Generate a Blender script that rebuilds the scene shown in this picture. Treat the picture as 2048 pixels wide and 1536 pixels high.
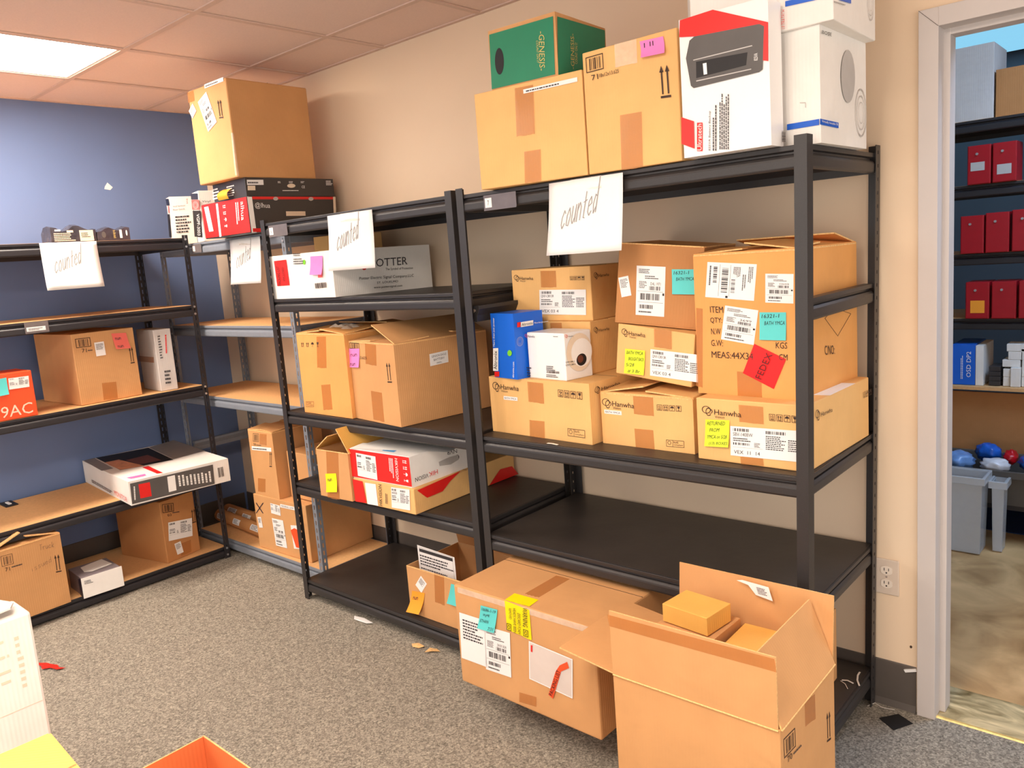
import bpy, bmesh, math, random
from mathutils import Vector, Matrix, Euler
random.seed(7)
PI = math.pi
SC = bpy.context.scene
COL = SC.collection
for o in list(bpy.data.objects):
    bpy.data.objects.remove(o)

# ---------------------------------------------------------------- camera, light, exposure
cd = bpy.data.cameras.new('camera'); cam = bpy.data.objects.new('camera', cd); COL.objects.link(cam)
cd.sensor_fit = 'HORIZONTAL'; cd.sensor_width = 36.0
cd.lens = 1579.85 / 2048 * 36.0
cd.shift_x = 9.0 / 2048; cd.shift_y = -18.04 / 2048
cd.clip_start = 0.02
cam.matrix_world = Matrix.Translation((4.5617, -2.5054, 1.5166)) @ Matrix.Rotation(math.radians(41.9037), 4, 'Z') @ Matrix.Rotation(math.radians(81.3864), 4, 'X') @ Matrix.Rotation(math.radians(-4.3909), 4, 'Z')
SC.camera = cam
w = bpy.data.worlds.new('world'); SC.world = w; w.use_nodes = True
w.node_tree.nodes['Background'].inputs[0].default_value = (1.0, 0.93, 0.86, 1)
w.node_tree.nodes['Background'].inputs[1].default_value = WORLD = 0.8
SC.view_settings.view_transform = 'Standard'; SC.view_settings.look = 'None'
SC.view_settings.gamma = 1.0; SC.view_settings.use_curve_mapping = False
SC.view_settings.exposure = 1.38
PANEL = 15.0          # strength of the ceiling panels
BACKROOM = 9.0

# ---------------------------------------------------------------- materials
MT = {}
def srgb(r, g, b):
    f = lambda c: (c/255/12.92) if c/255 <= .04045 else ((c/255+.055)/1.055)**2.4
    return (f(r), f(g), f(b), 1)
def mat(name, col, rough=.6, metal=0, noise=0, scale=30, bump=0, bscale=60, emit=0, spec=.5, stretch=None, alpha=1, trans=0, detail=4, dist=.002):
    if name in MT: return MT[name]
    m = bpy.data.materials.new(name); m.use_nodes = True; nt = m.node_tree; N = nt.nodes; L = nt.links
    p = N['Principled BSDF']; c = srgb(*col)
    p.inputs['Base Color'].default_value = c; p.inputs['Roughness'].default_value = rough
    p.inputs['Metallic'].default_value = metal; p.inputs['Specular IOR Level'].default_value = spec
    p.inputs['Alpha'].default_value = alpha; p.inputs['Transmission Weight'].default_value = trans
    tc = N.new('ShaderNodeTexCoord'); mp = N.new('ShaderNodeMapping'); L.new(tc.outputs['Object'], mp.inputs[0])
    if stretch: mp.inputs['Scale'].default_value = stretch
    if noise:
        n = N.new('ShaderNodeTexNoise'); n.inputs['Scale'].default_value = scale; n.inputs['Detail'].default_value = detail
        L.new(mp.outputs[0], n.inputs['Vector'])
        r = N.new('ShaderNodeMapRange'); r.inputs[1].default_value = .3; r.inputs[2].default_value = .7
        r.inputs[3].default_value = 1-noise; r.inputs[4].default_value = 1+noise; L.new(n.outputs['Fac'], r.inputs[0])
        x = N.new('ShaderNodeVectorMath'); x.operation = 'SCALE'; x.inputs[0].default_value = c[:3]
        L.new(r.outputs[0], x.inputs['Scale']); L.new(x.outputs[0], p.inputs['Base Color'])
    if bump:
        n = N.new('ShaderNodeTexNoise'); n.inputs['Scale'].default_value = bscale; n.inputs['Detail'].default_value = 3
        L.new(mp.outputs[0], n.inputs['Vector'])
        b = N.new('ShaderNodeBump'); b.inputs['Strength'].default_value = bump; b.inputs['Distance'].default_value = dist
        L.new(n.outputs['Fac'], b.inputs['Height']); L.new(b.outputs[0], p.inputs['Normal'])
    if emit:
        p.inputs['Emission Color'].default_value = c; p.inputs['Emission Strength'].default_value = emit
    MT[name] = m; return m
def kraft(name, col):
    """corrugated board: flat brown paper, faint flutes, soft dents"""
    if name in MT: return MT[name]
    m = mat(name, col, .72, noise=.05, scale=7, spec=.25)
    nt = m.node_tree; N = nt.nodes; L = nt.links; p = N['Principled BSDF']
    tc = N.new('ShaderNodeTexCoord')
    wv = N.new('ShaderNodeTexWave'); wv.bands_direction = 'X'; wv.inputs['Scale'].default_value = 48; wv.inputs['Distortion'].default_value = .6
    mp = N.new('ShaderNodeMapping'); mp.inputs['Scale'].default_value = (1, 1, .02); mp.inputs['Rotation'].default_value = (0, 0, .785)
    L.new(tc.outputs['Object'], mp.inputs[0]); L.new(mp.outputs[0], wv.inputs[0])
    n = N.new('ShaderNodeTexNoise'); n.inputs['Scale'].default_value = 7; n.inputs['Detail'].default_value = 2.5; n.inputs['Distortion'].default_value = .3
    L.new(tc.outputs['Object'], n.inputs['Vector'])
    a = N.new('ShaderNodeMath'); a.operation = 'MULTIPLY_ADD'; a.inputs[1].default_value = .035
    L.new(wv.outputs['Fac'], a.inputs[0]); L.new(n.outputs['Fac'], a.inputs[2])
    b = N.new('ShaderNodeBump'); b.inputs['Strength'].default_value = .6; b.inputs['Distance'].default_value = .010
    L.new(a.outputs[0], b.inputs['Height']); L.new(b.outputs[0], p.inputs['Normal'])
    return m
K_TAN = kraft('kraft_tan', (208, 156, 104)); K_ORG = kraft('kraft_orange', (226, 162, 94)); K_LT = kraft('kraft_light', (230, 182, 118))
K_DK = kraft('kraft_brown', (188, 132, 82)); K_IN = kraft('kraft_inside', (218, 160, 98)); K_YEL = kraft('kraft_yellow', (232, 178, 92)); K_SHADE = kraft('kraft_shaded_inside', (224, 124, 72))  # last one: shade inside an open box put into the board colour
CORR = mat('corrugated_edge', (232, 186, 124), .9, noise=.2, scale=200)
W_BOX = kraft('white_board', (236, 232, 226)); W_GLOSS = mat('white_carton_gloss', (240, 238, 235), .35, noise=.02, scale=5)
W_GREY = kraft('grey_white_board', (206, 200, 196))
PAL = dict(ink=mat('brown_black_ink', (62, 42, 30), .7, noise=.1), black=mat('black_ink', (24, 22, 24), .6, noise=.1), white=mat('white_ink', (244, 242, 238), .5, noise=.02),
    red=mat('red_ink', (226, 34, 30), .4, noise=.03), darkred=mat('dark_red_ink', (96, 6, 10), .5, noise=.03), green=mat('green_print', (28, 128, 92), .5, noise=.04, scale=14), gold=mat('gold_ink', (206, 186, 110), .5, noise=.03),
    blue=mat('blue_ink', (10, 92, 204), .4, noise=.03), lgrey=mat('light_grey_ink', (186, 182, 178), .5, noise=.03), mgrey=mat('mid_grey_ink', (150, 145, 142), .5, noise=.06), dgrey=mat('dark_grey_ink', (52, 50, 54), .5, noise=.03),
    device=mat('device_grey_ink', (86, 82, 80), .5, noise=.12, scale=9), lime=mat('lime_ink', (120, 205, 40), .5, noise=.03), orange=mat('orange_ink', (236, 84, 40), .5, noise=.03), brown=mat('brown_ink', (110, 60, 44), .5, noise=.2, scale=60),
    cream=mat('cream_ink', (232, 214, 190), .5, noise=.03), navy=mat('navy_ink', (30, 34, 56), .45, noise=.04), rose=mat('rose_ink', (222, 92, 88), .5, noise=.03), pink=mat('pink_ink', (232, 120, 190), .5, noise=.03),
    sky=mat('sky_ink', (90, 160, 214), .5, noise=.25, scale=60), peach=mat('peach_ink', (214, 150, 110), .5, noise=.2, scale=30))
NOTE = dict(pink=mat('pink_note_paper', (238, 132, 200), .7, noise=.02), yellow=mat('yellow_note_paper', (222, 240, 50), .7, noise=.02), yellow2=mat('bright_yellow_note_paper', (252, 232, 10), .7, noise=.02),
    teal=mat('teal_note_paper', (92, 206, 204), .7, noise=.02), redn=mat('red_sticker_paper', (244, 18, 22), .5, noise=.02), coral=mat('coral_note_paper', (238, 112, 100), .7, noise=.02), orange2=mat('orange_note_paper', (250, 160, 42), .7, noise=.02))
PAPER = mat('white_label_paper', (238, 236, 234), .55, noise=.015, scale=8)
TAPE = mat('brown_packing_tape', (200, 126, 62), .22, noise=.05, scale=20, bump=.3, bscale=25, alpha=.5)
CTAPE = mat('clear_packing_tape', (250, 240, 224), .12, noise=.1, scale=40, bump=.9, bscale=45, alpha=.38, dist=.004)
WTAPE = mat('yellow_warning_tape', (250, 228, 8), .4, noise=.02)
POUCH = mat('clear_document_pouch', (240, 232, 226), .15, noise=.04, scale=12, bump=.7, bscale=10, alpha=.72, dist=.004)
BLK = mat('black_powder_coat', (46, 43, 43), .42, noise=.12, scale=400, bump=.5, bscale=700, dist=.0006)
BLK2 = mat('black_slotted_steel', (40, 38, 42), .4, noise=.1, scale=300)
GRY = mat('grey_painted_steel', (126, 132, 142), .38, noise=.04, scale=60)
DKD = mat('black_laminate_deck', (54, 48, 45), .45, noise=.16, scale=9, bump=.4, bscale=30, dist=.001)
PBD = mat('particle_board', (222, 172, 116), .8, noise=.07, scale=90, bump=.2, bscale=300, stretch=(1, 1, 1))
ZINC = mat('zinc_bolt', (200, 200, 205), .3, metal=.8, noise=.05)
SLEEVE = mat('grey_plastic_sleeve', (112, 104, 104), .2, noise=.08, scale=25)

# ---------------------------------------------------------------- mesh helpers
FLAT = []
def mobj(name, bm, mats, parent=None, smooth=False, bev=0, seg=2):
    me = bpy.data.meshes.new(name); bmesh.ops.recalc_face_normals(bm, faces=bm.faces) if bm.faces and not any(bm is q for q in FLAT) else None
    bm.to_mesh(me); bm.free()
    for m in (mats if isinstance(mats, (list, tuple)) else [mats]): me.materials.append(m)
    o = bpy.data.objects.new(name, me); COL.objects.link(o)
    if parent: o.parent = parent
    if smooth:
        for p in me.polygons: p.use_smooth = True
    if bev:
        b = o.modifiers.new('bevel', 'BEVEL'); b.width = bev; b.segments = seg; b.limit_method = 'ANGLE'
    return o
def box(bm, a, b, mi=0):
    """axis aligned block between two corners"""
    x0, y0, z0 = a; x1, y1, z1 = b
    v = [bm.verts.new(p) for p in ((x0,y0,z0),(x1,y0,z0),(x1,y1,z0),(x0,y1,z0),(x0,y0,z1),(x1,y0,z1),(x1,y1,z1),(x0,y1,z1))]
    fs = []
    for f in ((0,3,2,1),(4,5,6,7),(0,1,5,4),(1,2,6,5),(2,3,7,6),(3,0,4,7)):
        fc = bm.faces.new([v[i] for i in f]); fc.material_index = mi; fs.append(fc)
    return v
def hexa(bm, pts, mi=0):
    v = [bm.verts.new(p) for p in pts]
    for f in ((0,3,2,1),(4,5,6,7),(0,1,5,4),(1,2,6,5),(2,3,7,6),(3,0,4,7)):
        bm.faces.new([v[i] for i in f]).material_index = mi
    return v
def prism(bm, prof, x0, x1, ax='x', mi=0):
    """closed 2D profile (list of (a,b)) swept between x0 and x1 along an axis"""
    def P(a, b, t): return {'x': (t, a, b), 'y': (a, t, b), 'z': (a, b, t)}[ax]
    A = [bm.verts.new(P(a, b, x0)) for a, b in prof]; B = [bm.verts.new(P(a, b, x1)) for a, b in prof]
    n = len(prof)
    for i in range(n):
        bm.faces.new((A[i], A[(i+1) % n], B[(i+1) % n], B[i])).material_index = mi
    bm.faces.new(A[::-1]).material_index = mi; bm.faces.new(B).material_index = mi
def cyl(bm, p, q, r, seg=12, mi=0, cap=True):
    p = Vector(p); q = Vector(q); d = (q-p).normalized(); u = d.orthogonal().normalized(); v = d.cross(u)
    A = [bm.verts.new(p + r*(math.cos(t)*u + math.sin(t)*v)) for t in [2*PI*i/seg for i in range(seg)]]
    B = [bm.verts.new(q + r*(math.cos(t)*u + math.sin(t)*v)) for t in [2*PI*i/seg for i in range(seg)]]
    for i in range(seg): bm.faces.new((A[i], A[(i+1) % seg], B[(i+1) % seg], B[i])).material_index = mi
    if cap: bm.faces.new(A[::-1]).material_index = mi; bm.faces.new(B).material_index = mi
def empty(name, loc, yaw=0, roll=0, label=None, cat=None, group=None):
    o = bpy.data.objects.new(name, None); COL.objects.link(o); o.empty_display_size = .1
    o.matrix_world = Matrix.Translation(loc) @ Matrix.Rotation(math.radians(yaw), 4, 'Z') @ Matrix.Rotation(math.radians(roll), 4, 'Y')
    return tag(o, label, cat, group)
def tag(o, label=None, cat=None, group=None, kind=None):
    if label: o['label'] = label
    if cat: o['category'] = cat
    if group: o['group'] = group
    if kind: o['kind'] = kind
    return o
def struct(name, bm, m, parent=None, **k):
    return tag(mobj(name, bm, m, parent, **k), kind=None if parent else 'structure')

# ---------------------------------------------------------------- flat printing
_T = {}
def glyphs(s):
    """triangulated outlines of a text, normalised to its own box; returns (verts, faces, aspect)"""
    if s in _T: return _T[s]
    c = bpy.data.curves.new('t', 'FONT'); c.body = s; c.resolution_u = 2
    o = bpy.data.objects.new('t', c); me = o.to_mesh()
    vs = [(v.co.x, v.co.y) for v in me.vertices]; fs = [tuple(p.vertices) for p in me.polygons]
    o.to_mesh_clear(); bpy.data.objects.remove(o); bpy.data.curves.remove(c)
    if not vs: _T[s] = ([], [], 1); return _T[s]
    x0 = min(v[0] for v in vs); x1 = max(v[0] for v in vs); y0 = min(v[1] for v in vs); y1 = max(v[1] for v in vs)
    _T[s] = ([((x-x0)/(x1-x0), (y-y0)/max(y1-y0, 1e-6)) for x, y in vs], fs, (x1-x0)/max(y1-y0, 1e-6)); return _T[s]
# pen strokes for handwriting: one cursive word and a few capitals drawn as broken lines
PEN = {'c': [[(.8,.75),(.5,.95),(.15,.6),(.15,.25),(.45,.02),(.85,.25)]], 'o': [[(.5,.95),(.12,.6),(.2,.1),(.6,.02),(.85,.5),(.5,.95)]],
 'u': [[(.1,.95),(.15,.2),(.4,.02),(.75,.3),(.8,.95)],[(.8,.95),(.85,.05)]], 'n': [[(.12,.95),(.15,.02)],[(.15,.6),(.5,.95),(.8,.7),(.82,.02)]],
 't': [[(.5,1.35),(.45,.05),(.75,.0)],[(.15,.85),(.85,.9)]], 'e': [[(.15,.5),(.82,.6),(.6,.95),(.2,.75),(.15,.25),(.5,.02),(.88,.2)]],
 'd': [[(.75,.8),(.4,.95),(.1,.5),(.3,.02),(.7,.3)],[(.85,1.75),(.75,.02)]], 'i': [[(.5,.9),(.5,.05)]], 's': [[(.8,.85),(.4,.98),(.2,.7),(.75,.35),(.6,.02),(.15,.1)]],
 'T': [[(.0,1.5),(.95,1.6)],[(.5,1.5),(.45,0)]], 'r': [[(.2,.95),(.22,.02)],[(.22,.6),(.6,.95),(.85,.85)]], 'k': [[(.2,1.6),(.2,0)],[(.8,.95),(.25,.4),(.85,.0)]]}
class Art:
    """collects flat shapes on one face of a carton; f maps (a, b, lift) to a 3D point"""
    def __init__(s, f): s.f = f; s.bm = bmesh.new(); FLAT.append(s.bm); s.mats = []; s.lift = .0006
    def mi(s, m):
        if m not in s.mats: s.mats.append(m)
        return s.mats.index(m)
    def poly(s, pts, m, lift=None):
        l = s.lift if lift is None else lift
        f = s.bm.faces.new([s.bm.verts.new(s.f(a, b, l)) for a, b in pts]); f.material_index = s.mi(m)
    def mesh(s, vs, fs, m, lift=None):
        l = s.lift if lift is None else lift; V = [s.bm.verts.new(s.f(a, b, l)) for a, b in vs]; k = s.mi(m)
        for f in fs:
            try: s.bm.faces.new([V[i] for i in f]).material_index = k
            except ValueError: pass
    def join(s, o):
        """print the collected shapes onto an existing part"""
        tmp = bpy.data.meshes.new('t'); s.bm.to_mesh(tmp); s.bm.free()
        k = len(o.data.materials)
        for m in s.mats: o.data.materials.append(m)
        for p in tmp.polygons: p.material_index += k
        b = bmesh.new(); b.from_mesh(o.data); b.from_mesh(tmp); b.to_mesh(o.data); b.free(); bpy.data.meshes.remove(tmp)
class Frame:
    """unit square laid over a parallelogram of the face"""
    def __init__(s, art, fr): s.a = art; s.o, s.u, s.v = fr
    def p(s, x, y): return (s.o[0]+x*s.u[0]+y*s.v[0], s.o[1]+x*s.u[1]+y*s.v[1])
    def sub(s, x0, y0, x1, y1): return Frame(s.a, (s.p(x0, y0), ((x1-x0)*s.u[0], (x1-x0)*s.u[1]), ((y1-y0)*s.v[0], (y1-y0)*s.v[1])))
    def rect(s, m, x0=0, y0=0, x1=1, y1=1, lift=None): s.a.poly([s.p(x0, y0), s.p(x1, y0), s.p(x1, y1), s.p(x0, y1)], m, lift)
    def poly(s, pts, m, lift=None): s.a.poly([s.p(*q) for q in pts], m, lift)
    def asp(s): return math.hypot(*s.u)/max(math.hypot(*s.v), 1e-6)
    def text(s, t, m, lift=None):
        vs, fs, _ = glyphs(t); s.a.mesh([s.p(*q) for q in vs], fs, m, lift)
    def ring(s, m, cx=.5, cy=.5, rx=.5, ry=.5, w=.15, a0=0, a1=2*PI, n=22, lift=None):
        vs = []; fs = []
        for i in range(n+1):
            t = a0+(a1-a0)*i/n
            vs += [(cx+rx*math.cos(t), cy+ry*math.sin(t)), (cx+rx*(1-w)*math.cos(t), cy+ry*(1-w)*math.sin(t))]
            if i: fs.append((2*i-2, 2*i, 2*i+1, 2*i-1))
        s.a.mesh([s.p(*q) for q in vs], fs, m, lift)
    def disc(s, m, cx=.5, cy=.5, rx=.5, ry=.5, n=24, lift=None): s.poly([(cx+rx*math.cos(2*PI*i/n), cy+ry*math.sin(2*PI*i/n)) for i in range(n)], m, lift)
    def frame(s, m, w=.06, lift=None):
        k = w*s.asp(); k = min(k, .3)
        s.rect(m, 0, 0, 1, k, lift); s.rect(m, 0, 1-k, 1, 1, lift); s.rect(m, 0, k, w, 1-k, lift); s.rect(m, 1-w, k, 1, 1-k, lift)
    def bars(s, m, n=16, seed=1, lift=None):
        r = random.Random(seed); x = 0
        ws = [r.choice((.4, .4, .8, 1.2)) for _ in range(2*n)]; t = sum(ws)
        for i, wd in enumerate(ws):
            if i % 2 == 0: s.rect(m, x/t, 0, (x+wd)/t, 1, lift)
            x += wd
    def lines(s, m, n, seed=1, lift=None):
        r = random.Random(seed+n)
        for i in range(n):
            y = 1-(i+.85)/n; h = .5/n; x = 0; end = r.uniform(.6, 1)
            step = .028*min(max(1, 2.6/max(s.asp(), .4)), 2.4)
            while x < end:
                wd = step*r.uniform(.8, 2.6); s.rect(m, x, y, min(x+wd, 1), y+h, lift); x += wd+step*.45
    def pen(s, txt, m, lift=None, w=.035):
        n = len(txt)
        for i, ch in enumerate(txt):
            for st in PEN.get(ch, [[(.2, 0), (.8, 1)]]):
                q = [((i+x*.92)/n, y/1.75) for x, y in st]
                for (xa, ya), (xb, yb) in zip(q, q[1:]):
                    A = Vector(s.p(xa, ya)); B = Vector(s.p(xb, yb)); dd = B-A
                    if dd.length < 1e-6: continue
                    nn = Vector((-dd.y, dd.x)).normalized()*w*math.hypot(*s.v)*.5; e = dd.normalized()*w*math.hypot(*s.v)*.3
                    s.a.poly([A-nn-e, B-nn+e, B+nn+e, A+nn-e], m, lift)
def logo(F, m, l=None):
    F.ring(m, .42, .62, .40, .38, .16, lift=l); F.ring(m, .62, .42, .26, .42, .2, .3, 5.6, lift=l); F.ring(m, .55, .5, .44, .30, .14, -1.2, 1.6, lift=l)
def icons(F, m, t, l=None):
    n = 4
    for i in range(n):
        q = F.sub(i/n+.01, 0, (i+.86)/n, 1)
        if t: q.frame(m, .07, l)
        if i == 0 and t: q.sub(.22, .38, .78, .82).text(t, m, l); q.rect(m, .2, .14, .8, .2, l); q.rect(m, .2, .25, .8, .31, l)
        elif i in (0, 1):
            for c in (.32, .68):
                q.poly([(c-.15, .58), (c+.15, .58), (c, .85)], m, l); q.rect(m, c-.05, .25, c+.05, .6, l)
            q.rect(m, .2, .13, .8, .2, l)
        elif i == 2:
            q.poly([(.15, .5)]+[(.5-.35*math.cos(a), .5+.34*math.sin(a)) for a in [PI*k/8 for k in range(1, 8)]]+[(.85, .5)], m, l); q.rect(m, .47, .18, .53, .52, l); q.rect(m, .36, .15, .53, .2, l)
        else: q.poly([(.25, .85), (.75, .85), (.7, .55), (.55, .45), (.45, .45), (.3, .55)], m, l); q.rect(m, .46, .22, .54, .48, l); q.rect(m, .3, .13, .7, .2, l)
def shiplabel(F, t='', b=None, l=.0012, ink=None, seed=3):
    m = ink or PAL['dgrey']
    if t and b is None and F.asp() > 3.2: F.sub(.08, .25, .92, .75).text(t, m, l); return
    if F.asp() > 3.2: F.sub(.05, .2, .95, .8).lines(m, 1, seed, l); return
    if t == 0: F.sub(.12, .45, .88, .9).lines(m, 7, seed, l); return
    if b == 'BATTERY':
        F.sub(.1, .66, .9, .84).text(t, m, l); F.sub(.2, .36, .8, .54).text(b, m, l); F.sub(.35, .1, .65, .22).lines(m, 2, seed, l); return
    if F.asp() > 1.2:
        F.sub(.04, .84, .28, .94).bars(m, 12, seed, l)
        if t: F.sub(.04, .68, .32, .80).text(t, m, l)
        F.sub(.04, .5, .3, .64).lines(m, 2, seed, l); F.sub(.04, .38, .28, .46).bars(m, 14, seed+1, l); F.sub(.34, .34, .42, .5).lines(PAL['black'], 5, seed, l)
        F.sub(.5, .82, .78, .92).bars(m, 16, seed+2, l); F.sub(.5, .3, .78, .78).lines(m, 8, seed, l); F.sub(.8, .3, .97, .7).lines(m, 6, seed+4, l)
        F.rect(m, .04, .3, .46, .305, l)
        if b: F.sub(.05, .08, .42, .2).text(b, m, l)
    else:
        F.sub(.08, .85, .55, .95).lines(m, 3, seed, l); F.sub(.3, .74, .8, .82).lines(m, 2, seed, l)
        if t and t is not True: F.sub(.5, .62, .85, .68).text(t, m, l)
        F.sub(.1, .55, .38, .7).lines(PAL['black'], 6, seed, l); F.sub(.45, .52, .85, .6).bars(m, 12, seed, l)
        F.rect(m, .05, .49, .95, .495, l); F.sub(.15, .32, .85, .45).bars(PAL['black'], 20, seed+1, l); F.rect(PAL['black'], .92, .42, .98, .47, l)
        F.rect(m, .05, .27, .95, .275, l); F.sub(.12, .14, .6, .22).bars(m, 14, seed+2, l); F.sub(.1, .05, .7, .11).lines(m, 1, seed, l)

def on_face(f, w, d, h):
    """face letter -> function (a, b, lift) -> local point"""
    return {'F': lambda a, b, l: (a, -l, b), 'K': lambda a, b, l: (-a, d+l, b), 'L': lambda a, b, l: (-l, -a, b),
            'R': lambda a, b, l: (w+l, a, b), 'T': lambda a, b, l: (a, b, h+l)}[f]
def paint(root, body, rows, w, d, h, ink='ink'):
    """print, labels, notes and tape of one carton as children of it"""
    arts = {}
    for i, r in enumerate(rows):
        k, f = r[0], r[1]; mp = on_face(f, w, d, h)
        if k in ('ship', 'note', 'tape', 'ctape', 'wtape', 'pouch'):
            (ox, oy), u, v = r[2]
            if k in ('tape', 'ctape', 'wtape', 'pouch'):
                lim = {'F': w, 'R': d, 'T': w, 'L': 0, 'K': 0}[f]
                a = Art(mp); F = Frame(a, r[2]); lf = dict(tape=.0003, ctape=.0005, wtape=.0012, pouch=.0016)[k]
                if oy > h: lf += .0065   # stuck on a raised flap
                m = dict(tape=TAPE, ctape=CTAPE, wtape=WTAPE, pouch=POUCH)[k]
                rr = random.Random(i); n = 8
                low = [(0, 0)]+[(j/n, rr.uniform(-.015, .015)) for j in range(1, n)]+[(1, 0)]
                F.poly(low+[(1, 1), (0, 1)], m, lf)
                if k == 'pouch': F.frame(PAPER, .02, lf+.0003)
                nm = dict(tape='packing_tape', ctape='clear_tape', wtape='warning_tape', pouch='document_pouch')[k]
                mobj(nm, a.bm, a.mats, root); continue
            if k == 'ship':
                a = Art(mp); F = Frame(a, r[2]); o = r[3]
                c = {'orange': PAL['red'], 'white': PAPER}.get(o.get('c'), PAPER)
                hexa_on(a, F, c, .0003, .0010)
                if not o.get('c'): shiplabel(F, o.get('t', ''), o.get('b'), .0014, seed=i+5)
                mobj('shipping_label', a.bm, a.mats, root); continue
            # sticky note, its lower edge lifting off the board
            cm, lines, curl = r[3], r[4], r[5]
            g = lambda x, y, e=0: mp(ox+x*u[0]+y*v[0], oy+x*u[1]+y*v[1], .0018+curl*.35*max(0, .8-y)**2+e)
            bm = bmesh.new(); FLAT.append(bm); n = 8
            V = [[bm.verts.new(g(x, j/n)) for x in (0, .5, 1)] for j in range(n+1)]
            for j in range(n):
                for q in (0, 1): bm.faces.new((V[j][q], V[j][q+1], V[j+1][q+1], V[j+1][q]))
            no = mobj('sticky_note', bm, NOTE[cm], root, smooth=True)
            if lines:
                a = Art(lambda x, y, l: g(x, y, .0006)); n = max(len(lines), 2)
                for j, t in enumerate(lines):
                    if not t.strip(): continue
                    wd = min(.82, .085*len(t)+.06); x0 = .08+.1*(j % 2)
                    if t.startswith(' '): t = t.strip(); x0 = .6; wd = .3
                    if n == 2: x0 = .15
                    if t[0] == '~': Frame(a, ((x0, 1-(j+.85)/n), (.3+.12*len(t), .02), (.02, .5/n))).pen('nun', PAL['dgrey'], w=.1); continue
                    Frame(a, ((x0, 1-(j+.85)/n), (min(wd, .95-x0), .02), (.02, .55/n))).text(t, PAL['black'])
                mobj('handwriting', a.bm, a.mats, no)
            continue
        if (f, k[0] == 'o') not in arts: arts[(f, k[0] == 'o')] = Art(mp)
        a = arts[(f, k[0] == 'o')]; a.lift = .0026 if k[0] == 'o' and k != 'orange' else .0006
        if k == 'poly':
            a.poly([tuple(q) for q in r[2]], PAL[r[3]], .0009+.00012*(i % 12) if len(r) < 5 else .0012+.001*r[4]/2); continue
        if k == 'diam':
            q = [Vector(x) for x in r[2]]; c = sum(q, Vector((0, 0)))/4
            for j in range(4):
                A, B = q[j], q[(j+1) % 4]; a.poly([A, B, c+(B-c)*.96, c+(A-c)*.96], PAL['ink'])
            continue
        F = Frame(a, r[2]); M = PAL[ink]
        a.lift += .00008*(i % 14) if k[0] != 'o' else 0
        if k == 'text': F.text(r[3], PAL[r[4]] if len(r) > 4 else M, .0019 if len(r) <= 5 else .003)
        elif k == 'otext': F.text(r[3], PAL[r[4]], .0048)
        elif k == 'obox': F.frame(PAL['black'], .1, .0030); F.sub(.25, .2, .75, .8).ring(PAL['black'], w=.3, lift=.0032)
        elif k == 'htext': F.pen(r[3], PAL['dgrey'])
        elif k == 'rect': F.rect(PAL[r[3]])
        elif k == 'ell': F.disc(PAL[r[3]])
        elif k == 'bar': F.frame(M, .04); F.sub(.2, .12, .86, .86).bars(M, 8, 5)
        elif k == 'bars': F.bars(M, 14, i)
        elif k == 'lines': F.lines(PAL[r[4]] if len(r) > 4 else PAL['dgrey'], r[3], i, .0019)
        elif k == 'arrows':
            for c in (.24, .76):
                F.poly([(c-.2, .8), (c+.2, .8), (c, 1)], M); F.rect(M, c-.07, .12, c+.07, .82)
            F.rect(M, .03, 0, .97, .07)
        elif k == 'icons': icons(F, PAL[r[4]] if len(r) > 4 else M, r[3])
        elif k == 'hlogo': logo(F, PAL[r[3]] if len(r) > 3 else M)
        elif k == 'rohs':
            F.frame(M, .02); F.sub(.08, .3, .28, .85).ring(M, w=.2); F.rect(M, .36, 0, .375, 1); F.sub(.42, .55, .68, .85).text('RoHS', M); F.sub(.42, .18, .94, .45).text('compliant', M)
        elif k == 'rings':
            m = PAL[r[3]] if len(r) > 3 else PAL['lgrey']
            for q in (1, .72, .45): F.ring(m, rx=.5*q, ry=.5*q, w=.06)
        elif k == 'xmark':
            F.poly([(0, .06), (.06, 0), (1, .94), (.94, 1)], PAL['navy']); F.poly([(0, .94), (.06, 1), (1, .06), (.94, 0)], PAL['navy'])
    for a in arts.values(): a.join(body)
def hexa_on(a, F, m, l0, l1):
    c = [(0, 0), (1, 0), (1, 1), (0, 1)]
    A = [a.bm.verts.new(a.f(*F.p(*q), l0)) for q in c]; B = [a.bm.verts.new(a.f(*F.p(*q), l1)) for q in c]; k = a.mi(m)
    a.bm.faces.new(B).material_index = k
    for i in range(4): a.bm.faces.new((A[i], A[(i+1) % 4], B[(i+1) % 4], B[i])).material_index = k

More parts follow.
